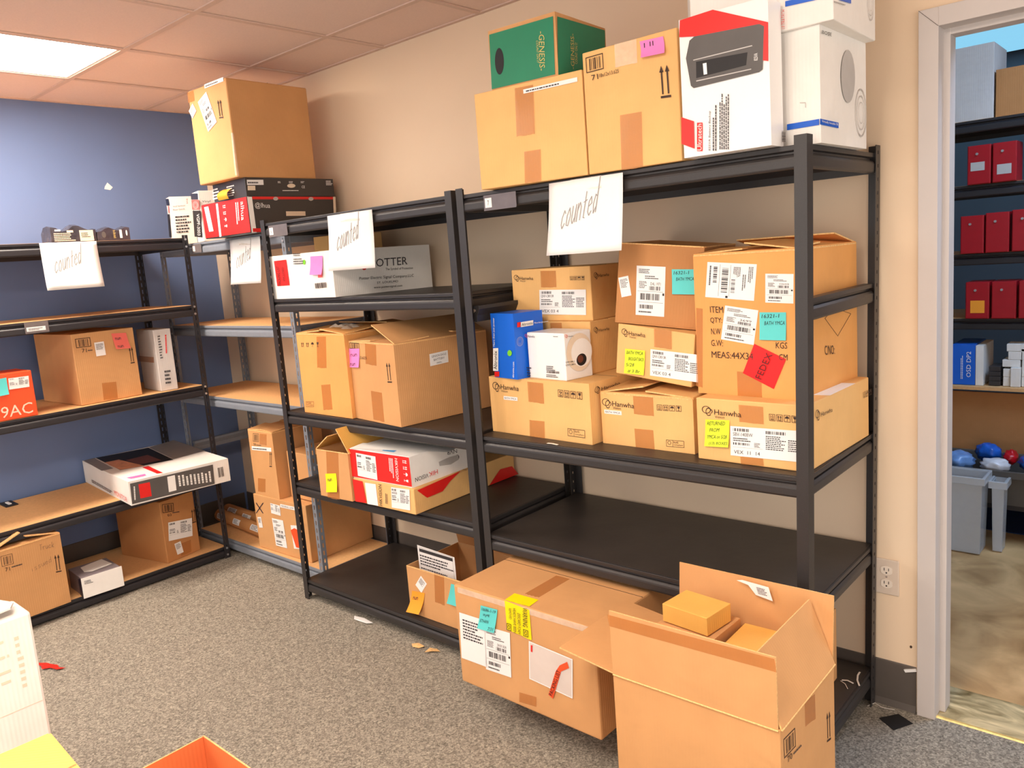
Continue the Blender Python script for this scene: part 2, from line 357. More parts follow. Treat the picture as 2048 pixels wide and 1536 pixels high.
# ---------------------------------------------------------------- measured data
# measured cartons: x, y, z, yaw, width, depth, height, roll
BOX = {
 'plain': (2.8135, -0.617, 1.7261, 4.98, 0.3945, 0.35, 0.2921, -0.0),
 'genesis': (2.8802, -0.6043, 2.0182, 3.54, 0.2497, 0.283, 0.1736, 0.0),
 'tall71': (3.2084, -0.5832, 1.7261, 0.11, 0.3018, 0.45, 0.334, 0.0),
 'battery': (3.5389, -0.628, 1.7261, 1.89, 0.2301, 0.082, 0.3355, 0.0),
 'bose1': (3.5127, -0.506, 1.7261, -0.96, 0.3336, 0.3249, 0.2727, -0.0),
 'bose2': (3.5186, -0.53, 1.9989, 1.08, 0.3647, 0.335, 0.35, -0.0),
 'h1': (2.6614, -0.4906, 0.8986, -3.0, 0.4542, 0.3, 0.1982, 0.0),
 'h2': (3.1285, -0.4756, 0.8986, -0.71, 0.327, 0.4, 0.1642, -0.0),
 'h3': (3.4836, -0.5168, 0.8986, -1.5, 0.322, 0.455, 0.1782, -0.0),
 'h5': (2.7187, -0.3352, 1.0968, -3.68, 0.3003, 0.1314, 0.1787, 0.0),
 'h4': (2.6675, -0.3351, 1.2755, 0.73, 0.3473, 0.1553, 0.1845, 0.0),
 'blue': (2.6969, -0.4958, 1.0968, -9.83, 0.1276, 0.1324, 0.2237, 0.0),
 'cam': (2.8365, -0.4731, 1.0968, -7.49, 0.1793, 0.1285, 0.156, 0.0),
 'h7': (3.1678, -0.4433, 1.1226, -0.69, 0.2696, 0.36, 0.1588, 6.98),
 'h6': (3.1821, -0.45, 1.2845, 12.84, 0.2606, 0.4, 0.2443, 6.88),
 'fedex': (3.4588, -0.4497, 1.0768, -3.0, 0.305, 0.3952, 0.3972, 0.0),
 'backbox': (3.4353, -0.4199, 0.1203, -5.96, 0.3003, 0.2935, 0.1993, -0.0),
 'warn': (2.7412, -0.8246, 0.1203, -0.82, 0.5738, 0.5, 0.3419, -0.0),
 'potter': (1.457, -0.555, 1.4011, -2.73, 0.4852, 0.5154, 0.1868, 0.0),
 'small': (1.4801, -0.33, 1.5879, -0.0, 0.25, 0.2, 0.075, 0.0),
 'o1': (1.5834, -0.5456, 0.8973, -1.56, 0.354, 0.4, 0.3493, 0.0),
 'o2': (1.9393, -0.5374, 0.8973, -8.03, 0.339, 0.45, 0.319, 0.0),
 'note': (1.7655, -0.6339, 0.5664, 3.18, 0.203, 0.3, 0.2029, -0.0),
 'hik1': (1.9733, -0.6144, 0.5664, 0.65, 0.3667, 0.59, 0.1008, -0.0),
 'hik2': (1.9684, -0.6104, 0.6672, 1.68, 0.3525, 0.3095, 0.1221, 0.0),
 'papers': (2.1551, -0.5299, 0.0941, 0.0, 0.36, 0.3, 0.2041, 0.0),
 'vg1': (0.4399, -0.4667, 1.702, 73.61, 0.1166, 0.1018, 0.2508, -0.0),
 'vg2': (0.72, -0.4523, 1.702, 76.53, 0.1125, 0.1234, 0.2521, -0.0),
 'da1': (0.9138, -0.5462, 1.702, 1.2, 0.4126, 0.4836, 0.1618, -0.0),
 'da2': (1.0064, -0.5285, 1.8638, -1.79, 0.3056, 0.4745, 0.0835, 0.0),
 'bigtop': (0.9833, -0.5794, 1.9473, 1.31, 0.3295, 0.428, 0.4249, -0.0),
 'xbox': (0.8318, -0.427, 0.0844, 1.65, 0.4599, 0.4, 0.2933, -0.0),
 'box50': (0.8536, -0.4209, 0.3778, 1.48, 0.2182, 0.3, 0.3469, 0.0),
 'orange': (0.6, -1.592, 0.9604, 90.0, 0.3, 0.2, 0.2065, 0.0),
 'b71': (0.5639, -1.0951, 0.9604, 92.65, 0.3005, 0.4357, 0.3416, -0.0),
 'white': (0.5678, -0.7094, 0.9604, 85.79, 0.0902, 0.2378, 0.3164, 0.0),
 'monitor': (0.7617, -1.0159, 0.4726, 84.65, 0.4952, 0.74, 0.1179, -0.0),
 'b50': (0.5617, -0.7993, 0.0645, 102.1, 0.209, 0.3835, 0.33, 0.0),
 'wsm': (0.6231, -1.2392, 0.0645, 86.8, 0.1802, 0.1966, 0.0959, -0.0),
 'issued': (0.6374, -1.5866, 0.0645, 93.56, 0.2928, 0.45, 0.3367, 0.0),
 'open': (3.4814, -0.9923, -0.0, 0.37, 0.4283, 0.3357, 0.46, 0.0),
 'inA': (3.5264, -0.8205, 0.54, -6.21, 0.1385, 0.1108, 0.0483, -0.0),
 'inB': (3.7009, -0.8028, 0.42, 1.57, 0.0782, 0.1514, 0.1, -0.0),
}
# printing on the cartons, in metres on each face: kind, face, [origin, right, up]
ART = {
 'plain': [
  ['tape','F',[[0.1539,0.1417],[0.0672,-0.0014],[0.0055,0.1403]]],
  ['tape','F',[[0.1721,0.0016],[0.0602,-0.0007],[0.0054,0.0926]]],
  ['ship','F',[[0.1907,0.2609],[0.188,0.0004],[-0.0001,0.012]],{'t': 0}],
 ],
 'genesis': [
  ['rect','F',[[0.0016,0.0042],[0.2356,-0.0013],[0.0055,0.1586]],'green'],
  ['rect','R',[[-0.0035,-0.0006],[0.2653,0.0057],[0.0145,0.1616]],'green'],
  ['text','F',[[0.1911,0.1314],[-0.0064,-0.108],[0.0193,-0.0043]],'-GENESIS-','gold'],
  ['text','F',[[0.18,0.1089],[-0.0026,-0.0621],[0.0073,-0.0029]],'COUNT ON IT','gold'],
  ['text','R',[[0.0836,0.0251],[0.0086,0.1009],[-0.0188,-0.0011]],'-GENESIS-','gold'],
  ['text','R',[[0.102,0.0425],[0.0072,0.0625],[-0.0133,-0.0018]],'COUNT ON IT','gold'],
  ['ell','F',[[0.0192,0.0441],[0.0341,-0.0072],[0.0059,0.0766]],'black'],  # black disc paints the dark inside of the hand hole
  ['ctape','F',[[0.1002,0.127],[0.0415,-0.0009],[0.0022,0.0355]]],
 ],
 'tall71': [
  ['bar','F',[[0.0142,0.2772],[0.0583,0.0007],[-0.0004,0.0421]]],
  ['text','F',[[0.0321,0.2543],[0.0218,-0.0003],[-0.0015,0.0144]],'71'],
  ['text','F',[[0.0577,0.2573],[0.0642,0.0001],[-0.0003,0.0101]],'18x12x13.625'],
  ['arrows','F',[[0.2461,0.167],[0.0324,-0.0018],[-0.0024,0.082]]],
  ['tape','F',[[0.1127,0.0001],[0.0692,-0.0019],[0.0045,0.1457]]],
  ['ctape','F',[[0.1108,0.2725],[0.0699,-0.001],[0.0005,0.0604]]],
  ['note','F',[[0.1989,0.2785],[0.0709,-0.0029],[-0.0076,0.0443]],'pink',['| ||',''],0.05],
 ],
 'battery': [
  ['poly','F',[[0.0056,0.3343],[0.0936,0.3381],[0.2288,0.2778],[0.2269,0.1915],[0.2053,0.199],[0.1739,0.2645],[0.0022,0.295]],'red'],
  ['poly','F',[[0.0296,0.2808],[0.0428,0.2876],[0.2076,0.2788],[0.2189,0.2711],[0.213,0.1758],[0.2045,0.1713],[0.0357,0.1663],[0.0285,0.1732],[0.0181,0.241]],'device'],
  ['poly','F',[[0.045,0.2273],[0.1776,0.2218],[0.1733,0.1931],[0.044,0.1883]],'black'],
  ['poly','F',[[0.0379,0.2336],[0.1891,0.2355],[0.1897,0.2329],[0.0378,0.2313]],'lgrey'],
  ['poly','F',[[0.0438,0.1828],[0.1855,0.1829],[0.1854,0.1807],[0.0437,0.1802]],'lgrey'],
  ['poly','F',[[0.0629,0.2194],[0.0727,0.2193],[0.0735,0.1924],[0.0644,0.1925]],'white'],
  ['text','F',[[0.202,0.1982],[0.0005,0.0164],[-0.0093,0.0009]],'825VA','white'],
  ['poly','F',[[-0.0008,0.1018],[0.0333,0.0862],[0.0322,0.0194],[-0.0031,0.0362]],'red'],
  ['rect','F',[[0.0532,0.0104],[0.003,0.0691],[-0.0149,0.0021]],'red'],
  ['text','F',[[0.0514,0.0127],[0.0028,0.0638],[-0.0119,0.0016]],'Ultratech','white'],
  ['text','F',[[0.0763,0.0082],[0.0038,0.0953],[-0.0066,0.0009]],'825VA Battery Backup','dgrey'],
  ['lines','F',[[0.0915,0.0061],[0.0044,0.1113],[-0.0127,0.0017]],2],
  ['lines','F',[[0.1237,0.0049],[0.005,0.1315],[-0.0267,0.0037]],5],
  ['text','R',[[0.1008,0.2785],[0.0028,0.044],[-0.0271,-0.0043]],'ULTRATECH','red'],
  ['bars','R',[[0.0886,0.0125],[0.0017,0.0259],[-0.0229,-0.0013]]],
  ['icons','F',[[0.0479,0.2348],[0.1045,-0.0001],[0.0004,0.0096]],'','lgrey'],
 ],
 'bose1': [
  ['rect','F',[[0.2496,0.0421],[0.0793,-0.0001],[0.0003,0.014]],'blue'],
  ['rect','R',[[-0.0089,0.0417],[0.1216,-0.0013],[0.0006,0.0136]],'blue'],
  ['text','R',[[-0.0001,0.0457],[0.1055,-0.0016],[0.0003,0.0071]],'Virtually Invisible 70','white'],
  ['text','R',[[0.0095,0.2513],[0.0611,0.0026],[0.002,0.0081]],'BOSE','black'],
  ['ell','R',[[0.1311,0.1051],[0.1001,0.0047],[0.0045,0.1303]],'lgrey'],
  ['rings','R',[[0.2348,0.0275],[0.0857,0.0014],[0.0004,0.1242]]],
  ['poly','F',[[0.2834,0.1023],[0.2975,0.1004],[0.2979,0.0876],[0.2963,0.0879],[0.2962,0.0991],[0.2834,0.1007]],'lgrey'],
 ],
 'bose2': [
  ['rect','F',[[0.252,0.0546],[0.1055,-0.0044],[0.0003,0.0124]],'blue'],
  ['rect','R',[[0.0403,0.0481],[0.0861,0.008],[0.0004,0.0092]],'blue'],
  ['rings','R',[[0.2604,0.0399],[0.0541,0.0055],[-0.0002,0.0859]]],
  ['lines','R',[[-0.0035,0.0351],[0.0985,0.0085],[0.0002,0.0036]],2],
 ],
 'h1': [
  ['hlogo','F',[[0.0166,0.1453],[0.0379,-0.0003],[0.0018,0.0351]]],
  ['text','F',[[0.0593,0.1563],[0.0869,-0.0017],[0.0019,0.0175]],'Hanwha'],
  ['text','F',[[0.0611,0.1468],[0.0315,-0.0005],[0.0008,0.0072]],'Vision'],
  ['tape','F',[[0.1873,0.1211],[0.0713,-0.0016],[0.0014,0.0692]]],
  ['tape','F',[[0.1809,-0.0119],[0.0687,0.0015],[0.0048,0.0692]]],
  ['icons','F',[[0.3216,0.1481],[0.1064,-0.0023],[0.0008,0.0239]],'9'],
  ['ship','F',[[0.0702,0.1199],[0.0664,-0.0003],[0.0007,0.0128]],{'t': 'BATH YMCA'}],
  ['rohs','F',[[0.3536,0.0203],[0.0722,0.0002],[0.0009,0.0255]]],
  ['hlogo','R',[[0.0249,0.1554],[0.028,0.0067],[0.001,0.0253]]],
  ['text','R',[[0.0594,0.1669],[0.1002,0.0027],[0.001,0.0101]],'Hanwha'],
 ],
 'h2': [
  ['hlogo','F',[[0.004,0.1158],[0.0372,-0.0008],[0.0011,0.0312]]],
  ['text','F',[[0.0447,0.1243],[0.081,-0.0021],[0.001,0.0162]],'Hanwha'],
  ['text','F',[[0.0468,0.1153],[0.0295,-0.001],[0.0005,0.0078]],'Vision'],
  ['ship','F',[[0.0127,0.0979],[0.0651,-0.0006],[-0.0002,0.0125]],{'t': 'BATH YMCA'}],
  ['tape','F',[[0.1231,0.1052],[0.0711,-0.0021],[-0.0001,0.0576]]],
  ['tape','F',[[0.1234,-0.0014],[0.0676,0.0009],[-0.0016,0.0599]]],
  ['icons','F',[[0.2049,0.1228],[0.0867,0.0019],[0.0005,0.0176]],'10'],
  ['rohs','F',[[0.2327,0.0141],[0.0604,0.0018],[0.0001,0.0208]]],
 ],
 'h3': [
  ['hlogo','F',[[0.0195,0.1282],[0.0344,0.0003],[-0.0003,0.0282]]],
  ['text','F',[[0.0587,0.1338],[0.0808,-0.0009],[0.0006,0.0154]],'Hanwha'],
  ['text','F',[[0.0598,0.1246],[0.0297,0.0002],[0.0003,0.007]],'Vision'],
  ['icons','F',[[0.2183,0.1307],[0.0814,0.0003],[-0.0008,0.0185]],'10'],
  ['note','F',[[0.0276,0.0415],[0.0733,0.0042],[0.0032,0.0759]],'yellow',['RETURNED','FROM','YMCA on 5/28','(13) BOXES'],0.03],
  ['ship','F',[[0.1039,0.0221],[0.205,0.0049],[0.002,0.0835]],{'t': 'SBV-140BW','b': 'VEX  11  14'}],
  ['tape','F',[[0.1329,0.1195],[0.0699,-0.0006],[-0.0007,0.0477]]],
  ['tape','F',[[0.1337,0.0002],[0.066,0.0035],[-0.0017,0.0206]]],
  ['hlogo','R',[[0.0469,0.1267],[0.0324,-0.0011],[-0.0008,0.0305]]],
  ['text','R',[[0.083,0.1333],[0.0788,-0.0022],[0.0004,0.0113]],'Hanwha'],
  ['icons','R',[[0.4018,0.1235],[0.073,-0.0008],[-0.0036,0.0177]],'10'],
 ],
 'h4': [
  ['hlogo','F',[[0.0125,0.1437],[0.0268,-0.0011],[0.001,0.0241]]],
  ['text','F',[[0.042,0.1487],[0.0611,-0.0025],[0.001,0.0113]],'Hanwha'],
  ['text','F',[[0.0427,0.1421],[0.0252,-0.001],[0.0004,0.0051]],'Vision'],
  ['icons','F',[[0.2621,0.1396],[0.0628,-0.0016],[0.0005,0.0131]],'10'],
  ['tape','F',[[0.1355,0.1192],[0.0665,-0.002],[0.0018,0.057]]],
  ['ship','F',[[0.1213,0.0243],[0.1991,-0.0044],[0.0057,0.0861]],{'t': 'QNV-C8013R','b': 'VEX 03 4'}],
  ['hlogo','R',[[0.0181,0.137],[0.0256,-0.0002],[0.0008,0.0238]]],
  ['text','R',[[0.0452,0.1427],[0.064,0.0006],[0.0011,0.0105]],'Hanwha'],
 ],
 'h5': [
  ['hlogo','R',[[0.0164,0.135],[0.0239,0.0006],[0.0006,0.0222]]],
  ['text','R',[[0.0423,0.1396],[0.0575,0.0],[0.0009,0.0097]],'Hanwha'],
  ['tape','F',[[0.1214,0.1533],[0.0532,0.0004],[0.0004,0.0201]]],
 ],
 'blue': [
  ['rect','F',[[0.0244,0.0237],[0.0103,0.0806],[-0.0295,-0.002]],'white'],
  ['rect','F',[[0.0276,0.0036],[0.0023,0.018],[-0.0271,-0.0019]],'red'],
  ['text','F',[[0.0202,0.0284],[0.0084,0.0662],[-0.0197,-0.0012]],'Altronix','black'],
  ['text','F',[[0.0206,0.109],[0.0096,0.1002],[-0.013,-0.0005]],'More than just power','white'],
  ['ell','F',[[0.082,0.0786],[0.0242,0.0011],[0.0025,0.0208]],'lime'],
  ['text','F',[[0.1106,0.0062],[0.008,0.0549],[-0.0093,-0.0007]],'altronix.com','white'],
  ['rect','R',[[0.0299,0.1755],[0.0551,0.0007],[0.0016,0.0168]],'white'],
  ['rect','R',[[0.0137,0.1764],[0.0151,0.0002],[0.0015,0.0163]],'red'],
  ['text','R',[[0.0327,0.1781],[0.0499,0.0008],[0.001,0.0105]],'Altronix','black'],
  ['text','R',[[0.0897,0.1784],[0.0645,-0.0003],[0.0007,0.0073]],'More than just power','white'],
  ['rings','R',[[0.0057,0.1128],[0.0283,-0.001],[0.003,0.0312]]],
 ],
 'cam': [
  ['hlogo','F',[[-0.0069,0.1369],[0.0144,0.0004],[0.0,0.0132]],'orange'],
  ['text','F',[[0.0085,0.1398],[0.0353,-0.0005],[0.0008,0.0073]],'Hanwha','dgrey'],
  ['lines','F',[[-0.0166,0.0055],[0.0287,-0.0009],[0.0037,0.0351]],4],
  ['bars','F',[[0.0889,0.0221],[0.0614,0.0014],[0.0007,0.0073]]],
  ['lines','F',[[0.0884,0.0308],[0.044,0.0001],[0.0017,0.0179]],3],
  ['lines','F',[[0.0862,0.0084],[0.0627,0.0007],[0.0011,0.0112]],2],
  ['lines','F',[[0.1318,0.1442],[0.0297,-0.0002],[0.0004,0.0038]],1],
  ['ell','R',[[0.0005,0.0301],[0.1199,-0.0099],[0.0114,0.1246]],'cream'],
  ['ell','R',[[0.0236,0.043],[0.0982,-0.0086],[0.0085,0.0929]],'white'],
  ['ell','R',[[0.0458,0.0658],[0.0703,-0.0032],[0.0034,0.0373]],'white'],
  ['ell','R',[[0.0483,0.0417],[0.0478,-0.001],[0.0036,0.0398]],'black'],
  ['ell','R',[[0.0547,0.0516],[0.0272,-0.0009],[0.0009,0.0255]],'brown'],
  ['text','R',[[-0.0014,0.0595],[0.0417,-0.0028],[0.0005,0.006]],'QNV-C8012','black'],
  ['text','R',[[-0.0023,0.0502],[0.0463,-0.0031],[0.0006,0.006]],'QNV-C8013','black'],
  ['hlogo','R',[[0.0027,0.1405],[0.0157,-0.001],[-0.0002,0.0121]],'orange'],
  ['text','R',[[0.0187,0.1423],[0.0225,-0.0014],[0.0004,0.0046]],'Hanwha','dgrey'],
 ],
 'h7': [
  ['hlogo','F',[[0.0178,0.1196],[0.0251,0.0006],[-0.0027,0.0254]]],
  ['text','F',[[0.0449,0.1269],[0.0585,0.0011],[-0.0008,0.0131]],'Hanwha'],
  ['text','F',[[0.0466,0.1194],[0.0236,0.0007],[-0.0004,0.0056]],'Vision'],
  ['tape','F',[[0.1359,0.1031],[0.06,0.0013],[-0.0048,0.0557]]],
  ['note','F',[[0.0364,0.0067],[0.0716,0.0044],[-0.0026,0.0765]],'yellow',['BATH YMCA','BROUGHT BACK','5/28','# 3 Br.'],0.02],
  ['ship','F',[[0.1276,0.0133],[0.1688,0.0069],[-0.0037,0.0815]],{'t': 'QNV-C8013R','b': 'VEX 03 4'}],
 ],
 'h6': [
  ['ship','F',[[0.0173,0.0787],[0.031,0.0086],[-0.0143,0.059]],{'t': 0}],
  ['ship','F',[[0.0658,0.029],[0.0898,0.0015],[-0.0063,0.1494]],{'t': 'D4L 1971'}],
  ['note','F',[[0.1765,0.101],[0.0691,0.0043],[-0.0079,0.0729]],'teal',['16321-1','BATH YMCA','',''],0.02],
 ],
 'fedex': [
  ['ship','F',[[0.0461,0.3771],[-0.0114,-0.098],[0.1477,-0.0132]],{'t': ''}],
  ['ship','F',[[0.215,0.2611],[0.0775,-0.0038],[0.0022,0.0768]],{'t': 'ZC202615019R'}],
  ['text','F',[[0.0494,0.235],[0.0407,-0.0013],[-0.0009,0.0176]],'ITEM'],
  ['text','F',[[0.0481,0.204],[0.0372,-0.0009],[0.0002,0.0171]],'QTY:'],
  ['text','F',[[0.0499,0.1728],[0.0297,-0.0001],[-0.0003,0.0172]],'N.W'],
  ['text','F',[[0.0485,0.1396],[0.0369,-0.0006],[0.0002,0.0178]],'G.W:'],
  ['text','F',[[0.0487,0.1059],[0.1272,-0.0015],[-0.0003,0.0187]],'MEAS:44X34'],
  ['text','F',[[0.2416,0.138],[0.0317,-0.0002],[0.0005,0.0168]],'KGS'],
  ['text','F',[[0.25,0.1066],[0.0235,-0.0005],[0.0004,0.0167]],'CM'],
  ['ship','F',[[0.0796,0.1594],[0.0984,-0.0142],[0.0163,0.095]],{'t': '3699'}],
  ['note','F',[[0.1971,0.1604],[0.0746,-0.0003],[0.0008,0.0745]],'teal',['16321-1','BATH YMCA','',''],0.015],
  ['note','F',[[0.1436,0.0658],[0.0894,-0.0394],[0.0366,0.0831]],'redn',[],0],
  ['otext','F',[[0.1982,0.0505],[0.0352,0.0703],[-0.0175,0.0059]],'FEDEX','darkred'],
  ['diam','R',[[0.164,0.2002],[0.2277,0.2239],[0.3497,0.194],[0.2511,0.1394]]],
  ['text','R',[[0.1602,0.0986],[0.0663,-0.0071],[-0.0023,0.0268]],'C/NO:'],
  ['tape','F',[[0.1251,-0.0],[0.0727,-0.0009],[-0.0001,0.0695]]],
  ['tape','F',[[-0.0064,0.0197],[0.021,-0.0025],[0.0103,0.2286]]],
 ],
 'warn': [
  ['ship','F',[[0.0124,0.087],[0.1175,0.0031],[0.008,0.1625]],{'t': 0}],
  ['ship','F',[[0.1239,0.0818],[0.1106,0.0061],[0.0089,0.1517]],{'t': 'DN 0X1 8-DA'}],
  ['note','F',[[0.1069,0.2208],[0.0737,0.0043],[0.0183,0.0803]],'teal',['16686-1-19','WgME','ETHAN','    7/31'],0.03],
  ['wtape','F',[[0.2329,0.2488],[0.1001,-0.0063],[-0.0004,0.0959]]],
  ['wtape','T',[[0.2276,0.0051],[0.0953,0.005],[-0.006,0.0522]]],
  ['otext','F',[[0.3085,0.3427],[-0.0043,-0.0626],[0.0192,0.0006]],'WARNING','black'],
  ['otext','F',[[0.2852,0.319],[-0.0044,-0.0677],[0.0121,-0.0013]],'DISCARD FOAM','black'],
  ['otext','F',[[0.2684,0.3302],[-0.0053,-0.0817],[0.0113,0.0007]],'HEADS HAVE BEEN','black'],
  ['otext','F',[[0.251,0.3257],[-0.002,-0.0362],[0.0097,0.0002]],'REMOVED','black'],
  ['obox','F',[[0.2329,0.2488],[0.0188,-0.0003],[0.0024,0.0233]]],
  ['obox','F',[[0.3016,0.248],[0.0198,0.0002],[0.001,0.0225]]],
  ['pouch','F',[[0.3116,0.1098],[0.1662,-0.0086],[0.0098,0.127]]],
  ['poly','F',[[0.4679,0.2145],[0.4731,0.1968],[0.442,0.1762],[0.4023,0.0754],[0.3861,0.0831],[0.4208,0.1694],[0.4384,0.1945]],'orange',4],
  ['otext','F',[[0.402,0.0841],[0.0392,0.092],[-0.0135,0.002]],'PACKING LIST','black'],
  ['poly','F',[[0.3291,0.2257],[0.3357,0.2268],[0.3336,0.204],[0.3271,0.2042]],'red',3],
  ['tape','T',[[0.2505,0.0734],[0.0551,0.0023],[-0.0034,0.1628]]],
  ['tape','F',[[0.2598,0.0145],[0.0705,0.0081],[0.0033,0.0335]]],
  ['ctape','F',[[0.0211,0.3187],[0.5353,0.0076],[0.0024,0.0195]]],
 ],
 'potter': [
  ['ship','F',[[0.046,0.0566],[0.102,0.001],[-0.0039,0.109]],{'c': 'orange','t': ''}],
  ['text','F',[[0.0833,0.0583],[-0.0005,0.0835],[-0.0235,0.0007]],'PACKING LIST','black',5],
  ['text','F',[[0.1186,0.0762],[0.0008,0.0605],[-0.018,0.0005]],'ENCLOSED','black',5],
  ['lines','F',[[0.2045,0.1773],[0.0672,-0.0018],[0.0006,0.0143]],2],
  ['lines','F',[[0.2006,0.1427],[0.0876,-0.002],[0.0037,0.028]],3],
  ['ell','F',[[0.2713,0.1395],[0.0203,-0.001],[0.0043,0.0204]],'lime'],
  ['note','F',[[0.3243,0.0953],[0.0897,-0.0022],[0.012,0.0749]],'pink',['',''],0.03],
  ['poly','F',[[0.3779,0.0997],[0.4183,0.1295],[0.409,0.0827],[0.3766,0.0819]],'rose'],
  ['bars','F',[[0.3444,0.0381],[0.0858,0.0024],[-0.0004,0.0213]]],
  ['text','R',[[0.1871,0.1071],[0.1931,-0.0002],[0.0018,0.0334]],'POTTER','dgrey'],
  ['text','R',[[0.2591,0.0868],[0.1481,-0.0041],[0.0016,0.013]],'The Symbol of Protection','dgrey'],
  ['text','R',[[0.1209,0.0565],[0.2865,-0.0079],[0.0019,0.0152]],'Potter Electric Signal Company,LLC','dgrey'],
  ['text','R',[[0.2079,0.0356],[0.1115,-0.0019],[0.0013,0.0103]],'ST. LOUIS,MO','dgrey'],
  ['text','R',[[0.1894,0.0162],[0.1505,-0.0034],[0.0014,0.0116]],'www.pottersignal.com','dgrey'],
  ['ell','R',[[0.1418,0.0985],[0.0203,-0.0007],[0.0016,0.0127]],'red'],
 ],
 'o1': [
  ['tape','F',[[0.1368,0.2044],[0.0691,0.001],[0.0208,0.1349]]],
  ['tape','F',[[0.1481,0.0211],[0.0684,0.0072],[0.0036,0.1095]]],
  ['icons','F',[[0.0241,0.2894],[0.1554,0.0029],[0.0032,0.0275]],'','ink'],
  ['rohs','F',[[0.0152,0.0246],[0.0619,0.0045],[0.0026,0.0248]]],
 ],
 'o2': [
  ['bar','F',[[0.0086,0.2907],[0.0737,-0.0007],[0.0029,0.0258]]],
  ['text','F',[[0.0758,0.2515],[0.0574,0.0009],[0.0023,0.0115]],'13.625'],
  ['arrows','F',[[0.2718,0.1689],[0.0337,0.0018],[-0.0002,0.0779]]],
  ['tape','F',[[0.1372,0.0094],[0.0819,-0.0013],[0.0024,0.1168]]],
  ['note','F',[[-0.0116,0.2133],[0.0834,0.0034],[0.0138,0.0771]],'pink',['~~~','~~'],0.02],
  ['ship','R',[[0.1583,0.213],[0.0883,0.0039],[0.0008,0.0474]],{'t': 'GENSON EAGLE','b': 'BATTERY'}],
  ['tape','F',[[0.1211,0.2336],[0.0819,-0.0032],[0.0103,0.082]]],
 ],
 'note': [
  ['tape','F',[[0.0431,-0.0048],[0.078,0.0005],[0.0251,0.2092]]],
  ['note','F',[[0.0477,0.0222],[0.0709,0.0096],[-0.0004,0.0787]],'yellow2',['~',''],0.03],
 ],
 'hik1': [
  ['poly','F',[[-0.0004,0.0946],[0.064,0.0928],[0.0754,0.0037],[0.003,0.0003]],'red'],
  ['rect','F',[[0.0801,0.001],[0.067,0.0024],[-0.0022,0.0889]],'white'],
  ['text','F',[[0.1735,0.0073],[0.0086,0.0883],[-0.0187,0.0005]],'HIKVISION','black'],
  ['lines','F',[[0.2078,0.0206],[0.0057,0.0507],[-0.0147,-0.0002]],2],
  ['ship','F',[[0.2303,0.0095],[0.1065,0.0051],[0.0075,0.0836]],{'t': 'HIKVISION'}],
  ['poly','R',[[0.0165,0.0935],[0.2564,0.1074],[0.1926,0.0808],[0.1483,0.0531],[0.0641,0.0508]],'red'],
  ['poly','R',[[0.4174,0.0027],[0.4932,0.0527],[0.5699,0.0468],[0.6081,0.0017]],'red'],
 ],
 'hik2': [
  ['rect','F',[[-0.0053,0.0032],[0.3586,0.0025],[-0.0018,0.1151]],'red'],
  ['ship','F',[[0.037,0.0105],[0.1188,-0.0029],[0.0013,0.0961]],{'t': ''}],
  ['text','F',[[0.2718,0.1102],[-0.0037,-0.0911],[0.0155,-0.0009]],'HIKVISION','white'],
  ['lines','F',[[0.2359,0.107],[-0.0029,-0.085],[0.0261,-0.0004]],3,'white'],
  ['icons','F',[[0.3106,0.1119],[-0.0019,-0.0995],[0.0316,0.0002]],'','white'],
  ['rect','R',[[0.0029,-0.0007],[0.3216,-0.0033],[-0.0005,0.1216]],'white'],
  ['text','R',[[0.1412,0.0381],[-0.0496,0.0001],[-0.0005,-0.0178]],'HIK','red'],
  ['text','R',[[0.0888,0.0368],[-0.0702,-0.0009],[-0.0004,-0.017]],'VISION','dgrey'],
  ['text','R',[[0.2584,0.0922],[-0.06,0.0053],[-0.0001,-0.0162]],'NVR','dgrey'],
  ['poly','R',[[0.151,0.0653],[0.2119,0.0699],[0.264,0.0671],[0.2643,0.0467],[0.2174,0.0383],[0.1534,0.0481]],'lgrey'],
  ['ell','R',[[0.247,0.0463],[0.021,-0.0012],[0.0009,0.0228]],'black'],
  ['rect','T',[[0.0084,-0.0095],[0.4408,0.1239],[-0.0228,0.0916]],'white'],
  ['poly','T',[[0.1474,0.0597],[0.1473,0.0991],[0.2113,0.0891],[0.2371,0.0264],[0.1713,0.0256]],'sky'],
 ],
 'papers': [
  ['ship','F',[[0.0466,0.1307],[0.0319,-0.0272],[0.0385,0.0469]],{'t': 0}],
  ['note','F',[[-0.0019,0.0111],[0.0772,0.0078],[0.0246,0.0895]],'orange2',['~'],0.1],
  ['note','F',[[0.2313,0.0993],[0.062,0.0011],[0.0286,0.0853]],'teal',[''],0.03],
  ['tape','F',[[0.1555,0.084],[0.0551,-0.0013],[0.0116,0.1254]]],
 ],
 'da1': [
  ['rect','F',[[0.004,0.0042],[0.3923,0.0001],[-0.0015,0.1552]],'red'],
  ['rect','F',[[0.0433,0.0319],[0.0389,0.0003],[-0.0181,0.1172]],'white'],
  ['rect','F',[[0.1289,0.0011],[0.0179,0.0011],[0.0047,0.153]],'white'],
  ['icons','F',[[0.1893,0.1487],[-0.0102,-0.1179],[0.0323,-0.0004]],'','white'],
  ['text','F',[[0.3463,0.1431],[-0.0129,-0.0829],[0.0276,0.0]],'alhua','white'],
  ['lines','F',[[0.2998,0.1434],[-0.01,-0.11],[0.031,-0.0004]],2,'white'],
  ['rect','R',[[-0.0067,-0.0006],[0.025,0.0002],[-0.0021,0.1582]],'white'],
  ['rect','R',[[0.0178,0.1469],[0.4494,0.0014],[-0.0002,0.012]],'red'],
  ['text','R',[[0.0245,0.1048],[0.0786,-0.0027],[0.0022,0.029]],'@lhua','white'],
  ['rect','R',[[0.1849,0.0716],[0.1085,-0.0008],[0.0015,0.0209]],'cream'],
